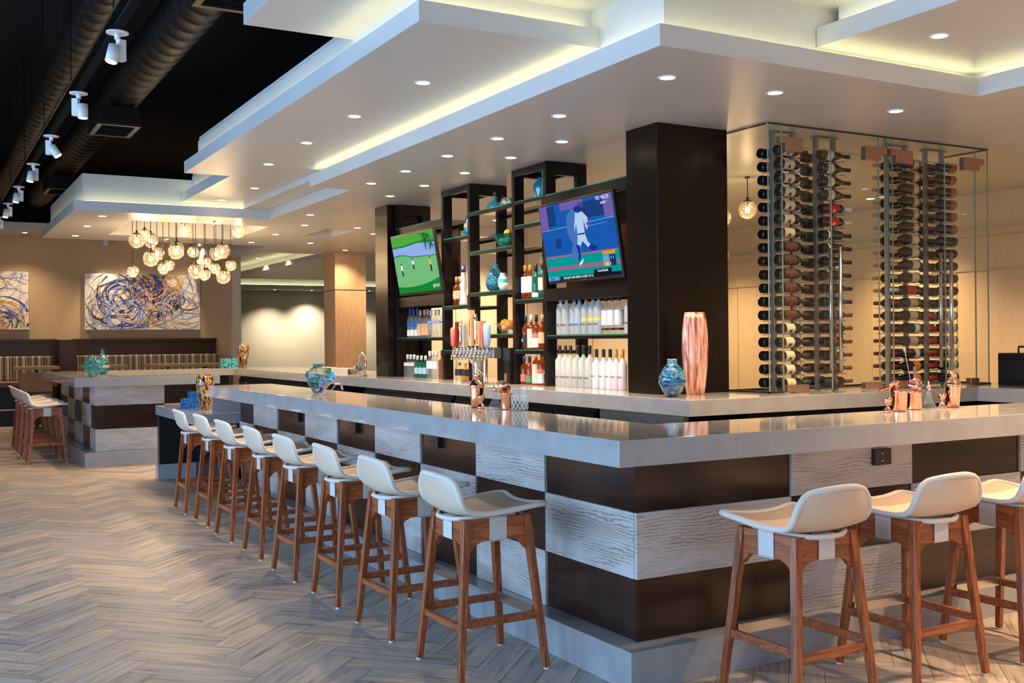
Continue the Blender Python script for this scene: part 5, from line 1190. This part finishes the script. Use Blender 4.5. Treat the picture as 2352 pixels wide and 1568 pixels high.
for i, (x, y) in enumerate(MIDD):
    down(x, y, 3.1895, 'round recessed downlight in the raised tray, ' + (['nearest the camera', 'second', 'third', 'fourth', 'fifth', 'beside the fifth'][i] + ' along the left tray' if i < 6 else ['over the right bar end', 'behind the right one', 'farthest behind camera'][i - 6]), 'downlights in the raised trays', DL2 if i > 5 else None)
for k, (x, y) in enumerate(((.45, 9.80), (.35, 12.35))):
    t = thing('sprinkler_head', 'small ceiling sprinkler ' + ['in front of the globe cluster', 'behind the globe cluster'][k], 'sprinkler', (x + .15, y, Z0))
    MB().lathe([(.03, 0), (.028, -.006), (.008, -.01), (.006, -.04), (.018, -.042), (.018, -.045)], (0, 0, 0), 14).build('body', 'steel', t)
# track spots under the black ceiling
SL = bpy.data.lights.new('spot_beam', 'SPOT'); SL.energy = 55; SL.color = (1, .78, .55); SL.spot_size = R(60); SL.spot_blend = .6; SL.shadow_soft_size = .03
for i, y in enumerate((2.868, 4.584, 6.39, 8.035, 9.796, 11.443, 13.1, -1.0)):
    t = thing('track_spotlight', 'white cylindrical spotlight on a round plate, ' + (ORD[i] + ' nearest in the left row' if i < 7 else 'behind the camera in the left row'), 'spotlight', (-1.645, y, 3.30), R([20, 150, 160, 30, 20, 25, 20, 0][i]), 'spotlights along the dark left ceiling')
    MB().lathe([(.064, 0), (.064, .008)], (0, 0, 0), 24).build('mounting_plate', 'white_paint', t)
    MB().tube([(0, 0, -.035), (0, 0, 0)], .017, 12).build('swivel', 'white_paint', t)
    MB().box(.0, .045, -.022, .022, -.16, -.035).build('driver_box', 'white_paint', t, bevel=.003)
    tl = [.25, 0, .6, .25, .2, .2, .2, .2][i]; c = Vector((-.030, 0, -.13)); d = Vector((-sin(tl), 0, -cos(tl)))
    MB().tube([c - d * .055, c + d * .045, c + d * .047], [.036, .036, .033], 18).build('lamp_head', 'white_paint', t)
    MB().tube([c + d * .0475, c + d * .049], .030, 16).build('lens', 'spot_lens', t)
    o = bpy.data.objects.new('spot_beam', SL); COL.objects.link(o); o.parent = t; o.location = c + d * .055; o.rotation_euler = (0, tl, 0)
rl = thing('ceiling_rail', 'thin black twin rails carrying the row of white spotlights', 'rail', (-1.645, 5, 3.31))
MB().box(-.02, .02, -9, 12, 0, .03).build('rail', 'black_matt', rl)
for y in range(-8, 12, 2): MB().tube([(0, y, .03), (0, y, 1.38)], .004, 6).build('hanger', 'black_matt', rl)
for dx in (-.035, .02): MB().tube([(dx, -8.5, .10), (dx, 11.5, .10)], .0035, 5).build('cable', 'bronze', rl)
# ducts
for (x, z, r_, y0, y1, lb) in ((-.80, 4.10, .20, -6.0, 17.5, 'large round dark spiral duct running above the spotlights'), (-1.46, 4.08, .125, -6.0, 17.5, 'smaller round spiral duct left of the spotlights')):
    t = thing('air_duct', lb, 'duct', (x, 5, z)); mb = MB(); n_ = 60
    pts = []; rad = []
    y = y0
    while y < y1:
        pts += [(0, y - 5, 0), (0, y - 5 + .008, 0), (0, y - 5 + .012, 0), (0, y - 5 + .245, 0)]; rad += [r_ + .003, r_ + .003, r_, r_]; y += .25
    mb.tube(pts, rad, 28).build('pipe', 'duct_metal', t)
    for yy in range(-5, 17, 3): MB().bar((0, yy - 5 + .1, r_), (0, yy - 5 + .1, 4.7 - z), .02, .003).build('strap', 'duct_metal', t)
for (x, y, lb) in ((-.87, 7.98, 'dark rectangular air grille hanging under the large duct, nearest visible whole'), (-.84, 13.0, 'dark rectangular air grille hanging under the large duct, farther one'), (-.88, 3.10, 'dark air grille at the top edge of the picture')):
    t = thing('air_grille', lb, 'air vent', (x, y, 3.70)); 
    MB().box(-.21, .21, -.33, .33, .02, .195).build('collar', 'duct_metal', t)
    fr2 = MB().box(-.21, .21, -.33, -.28, 0, .02).box(-.21, .21, .28, .33, 0, .02).box(-.21, -.16, -.28, .28, 0, .02).box(.16, .21, -.28, .28, 0, .02); fr2.build('frame', 'bronze', t)
    lv = MB()
    for k in range(9): lv.box(-.155, .155, -.27 + k * .065, -.262 + k * .065, .005, .018)
    lv.build('louvre', 'ceiling_black', t)

# ================================================================== BOOTHS AND PAINTINGS
wd = thing('wall_panelling', 'dark brown panelling with a ledge above the booth seats', 'panelling', (0, 18.25, 0))
MB().box(-6.4, -.35, -.05, .05, 0, 1.575).box(-.09, 2.67, -.05, .05, 0, 1.575).build('board', 'brown_base', wd)
MB().box(-6.4, 2.69, -.07, .05, 1.53, 1.56).build('ledge', 'brown_base', wd)
tag(MB().box(-.37, -.08, 17.60, 18.2, 0, 1.56).build('booth_divider', 'red_post'), 'reddish wooden divider between the two striped booths', 'divider')
for x0, x1, lb in ((-4.2, -.44, 'striped booth seat left of the red divider'), (-.04, 2.68, 'striped booth seat right of the red divider')):
    t = thing('banquette', lb, 'bench', ((x0 + x1) / 2, 17.8, 0)); h = (x1 - x0) / 2
    MB().box(-h, h, -.12, .38, .0, .70).build('base', 'brown_base', t)
    MB().box(-h, h, -.42, .38, .70, .80).build('seat', 'leather', t, bevel=.02); MB().box(-h, h, -.28, -.12, 0, .70).build('plinth', 'black_cabinet', t)
    n_ = 1 if h > 1.8 else 2
    for k in range(2): MB().box(-h + k * h + .005, -h + (k + 1) * h - .005, .16, .38, .80, 1.255).build('backrest', 'stripe_cloth', t, bevel=.025)
    MB().box(-h, h, -.40, -.36, .28, .31).build('foot_rail', 'steel', t)
for lb, x0, x1, y in (('wooden booth table at left in front of the striped back', -1.20, -.52, 16.6), ('wooden booth table hidden behind the island vases', -.12, .62, 16.6), ('long wooden booth table at right before the striped back', 1.02, 2.42, 16.6)):
    t = thing('booth_table', lb, 'table', ((x0 + x1) / 2, y, 0), 0, 'wooden tables at the booths'); h = (x1 - x0) / 2
    MB().box(-h, h, -.32, .32, 1.035, 1.09).build('table_top', 'honey_oak', t)
    for s_ in ((-.5, .5) if h > .5 else (0,)): MB().box(s_ * h - .03, s_ * h + .03, -.03, .03, .02, 1.035).box(s_ * h - .22, s_ * h + .22, -.22, .22, 0, .02).build('pedestal', 'black_plastic', t)
ch = thing('lounge_chair', 'tan leather backed chair behind the left island stools', 'chair', (-1.02, 15.0, 0))
MB().box(-.25, .25, -.04, .04, .70, 1.02).build('backrest', 'leather', ch, bevel=.015); MB().box(-.25, .25, .04, .50, .62, .72).build('seat', 'leather', ch, bevel=.02); MB().box(-.24, .24, -.03, .48, .50, .62).build('base', 'red_post', ch)
for sx in (-1, 1):
    for y in (0, .45): MB().box(sx * .22 - .02, sx * .22 + .02, y - .02, y + .02, 0, .50).build('leg', 'brown_base', ch)
mt, nt, b = new_mat('canvas')
f = noise(nt, coords(nt), 2.2, 5, .7, 1.5); r = ramp(nt, f, [(.36, (.40, .45, .58)), (.44, (.80, .78, .74)), (.60, (.86, .82, .74)), (.70, (.82, .60, .30))]); nt.links.new(r.outputs[0], b.inputs['Base Color']); b.inputs['Roughness'].default_value = .7
def painting(lb, x0, x1, z0, z1, seed, focus, dense):
    rn = random.Random(seed); t = thing('abstract_painting', lb, 'painting', ((x0 + x1) / 2, 18.26, (z0 + z1) / 2)); hw, hh = (x1 - x0) / 2, (z1 - z0) / 2
    MB().box(-hw, hw, -.035, .03, -hh, hh).build('canvas', 'canvas', t)
    mats = ['paper_dkblue', 'paper_black', 'paper_gold', 'paper_paleblue', 'paper_cream', 'paper_peach']; mb = MB(); lay = 0
    def strip_(pts, wd_, mi):
        nonlocal lay
        lay += 1; y = -.0356 - lay * .000012; mb.cur = mi; n = len(pts)
        for i in range(n - 1):
            (ax, az), (bx, bz) = pts[i], pts[i + 1]
            if max(abs(ax), abs(bx)) > hw - .004 or max(abs(az), abs(bz)) > hh - .004: continue
            dx, dz = bx - ax, bz - az; L_ = math.hypot(dx, dz) or 1; q = wd_ * sin(pi * (i + .5) / n) + .001; nx, nz = -dz / L_ * q, dx / L_ * q
            mb.add([(ax - nx, y, az - nz), (bx - nx, y, bz - nz), (bx + nx, y, bz + nz), (ax + nx, y, az + nz)], [(0, 1, 2, 3)])
    for (fx, fz, R0, cnt, mi, w0) in focus:
        for k in range(cnt):
            r0 = R0 * rn.uniform(.25, 1.15); cx, cz = fx + rn.gauss(0, R0 * .18), fz + rn.gauss(0, R0 * .18); a0 = rn.uniform(0, 6.28); sp_ = rn.uniform(1.2, 4.5); el = rn.uniform(.6, 1.2); gr_ = rn.uniform(-.25, .35)
            strip_([(cx + r0 * (1 + gr_ * i / 22) * cos(a0 + sp_ * i / 22), cz + r0 * el * (1 + gr_ * i / 22) * sin(a0 + sp_ * i / 22)) for i in range(23)], w0 * rn.uniform(.2, 1.2), mi if rn.random() < .75 else rn.randrange(6))
    for k in range(dense):
        cx, cz = rn.uniform(-hw, hw), rn.uniform(-hh, hh); r0 = rn.uniform(.3, 1.3); a0 = rn.uniform(0, 6.28); sp_ = rn.uniform(.5, 1.6)
        strip_([(cx + r0 * (cos(a0 + sp_ * i / 18) - cos(a0)), cz + r0 * (sin(a0 + sp_ * i / 18) - sin(a0))) for i in range(19)], rn.uniform(.001, .005), rn.choice([0, 0, 1, 1, 3, 5]))
    mb.build('brushwork', mats, t)
painting('wide abstract painting of navy and gold swirls on the tan wall', .155, 2.355, 1.755, 2.85, 5,
         [(.12, .30, .20, 60, 0, .045), (.40, .06, .16, 40, 1, .040), (.62, .02, .12, 24, 1, .035), (.10, .30, .28, 60, 0, .030), (.45, .05, .20, 50, 1, .025), (.12, .32, .36, 14, 2, .016), (-.45, .1, .55, 34, 0, .014), (-.25, -.25, .42, 26, 3, .018), (.30, -.28, .22, 26, 4, .020), (.30, -.28, .14, 12, 1, .010), (.75, -.05, .45, 34, 3, .008), (-.85, -.2, .3, 14, 1, .006), (.55, .40, .22, 10, 2, .02)], 130)
painting('abstract painting with gold burst cut off at the left picture edge', -3.05, -.84, 1.765, 2.855, 9,
         [(.62, -.42, .40, 40, 2, .022), (.62, -.45, .34, 24, 0, .016), (.8, .1, .6, 24, 3, .008), (-.4, .2, .5, 30, 0, .02)], 110)
ws = thing('wall_spotlight', 'small white cylinder light at the top of the tan wall', 'light', (.50, 17.9, 3.53)); MB().tube([(0, 0, -.16), (0, 0, 0)], .05, 14).build('body', 'white_paint', ws)
o = bpy.data.objects.new('spot_beam', SL); COL.objects.link(o); o.parent = ws; o.location = (0, 0, -.17); o.rotation_euler = (R(12), 0, 0)
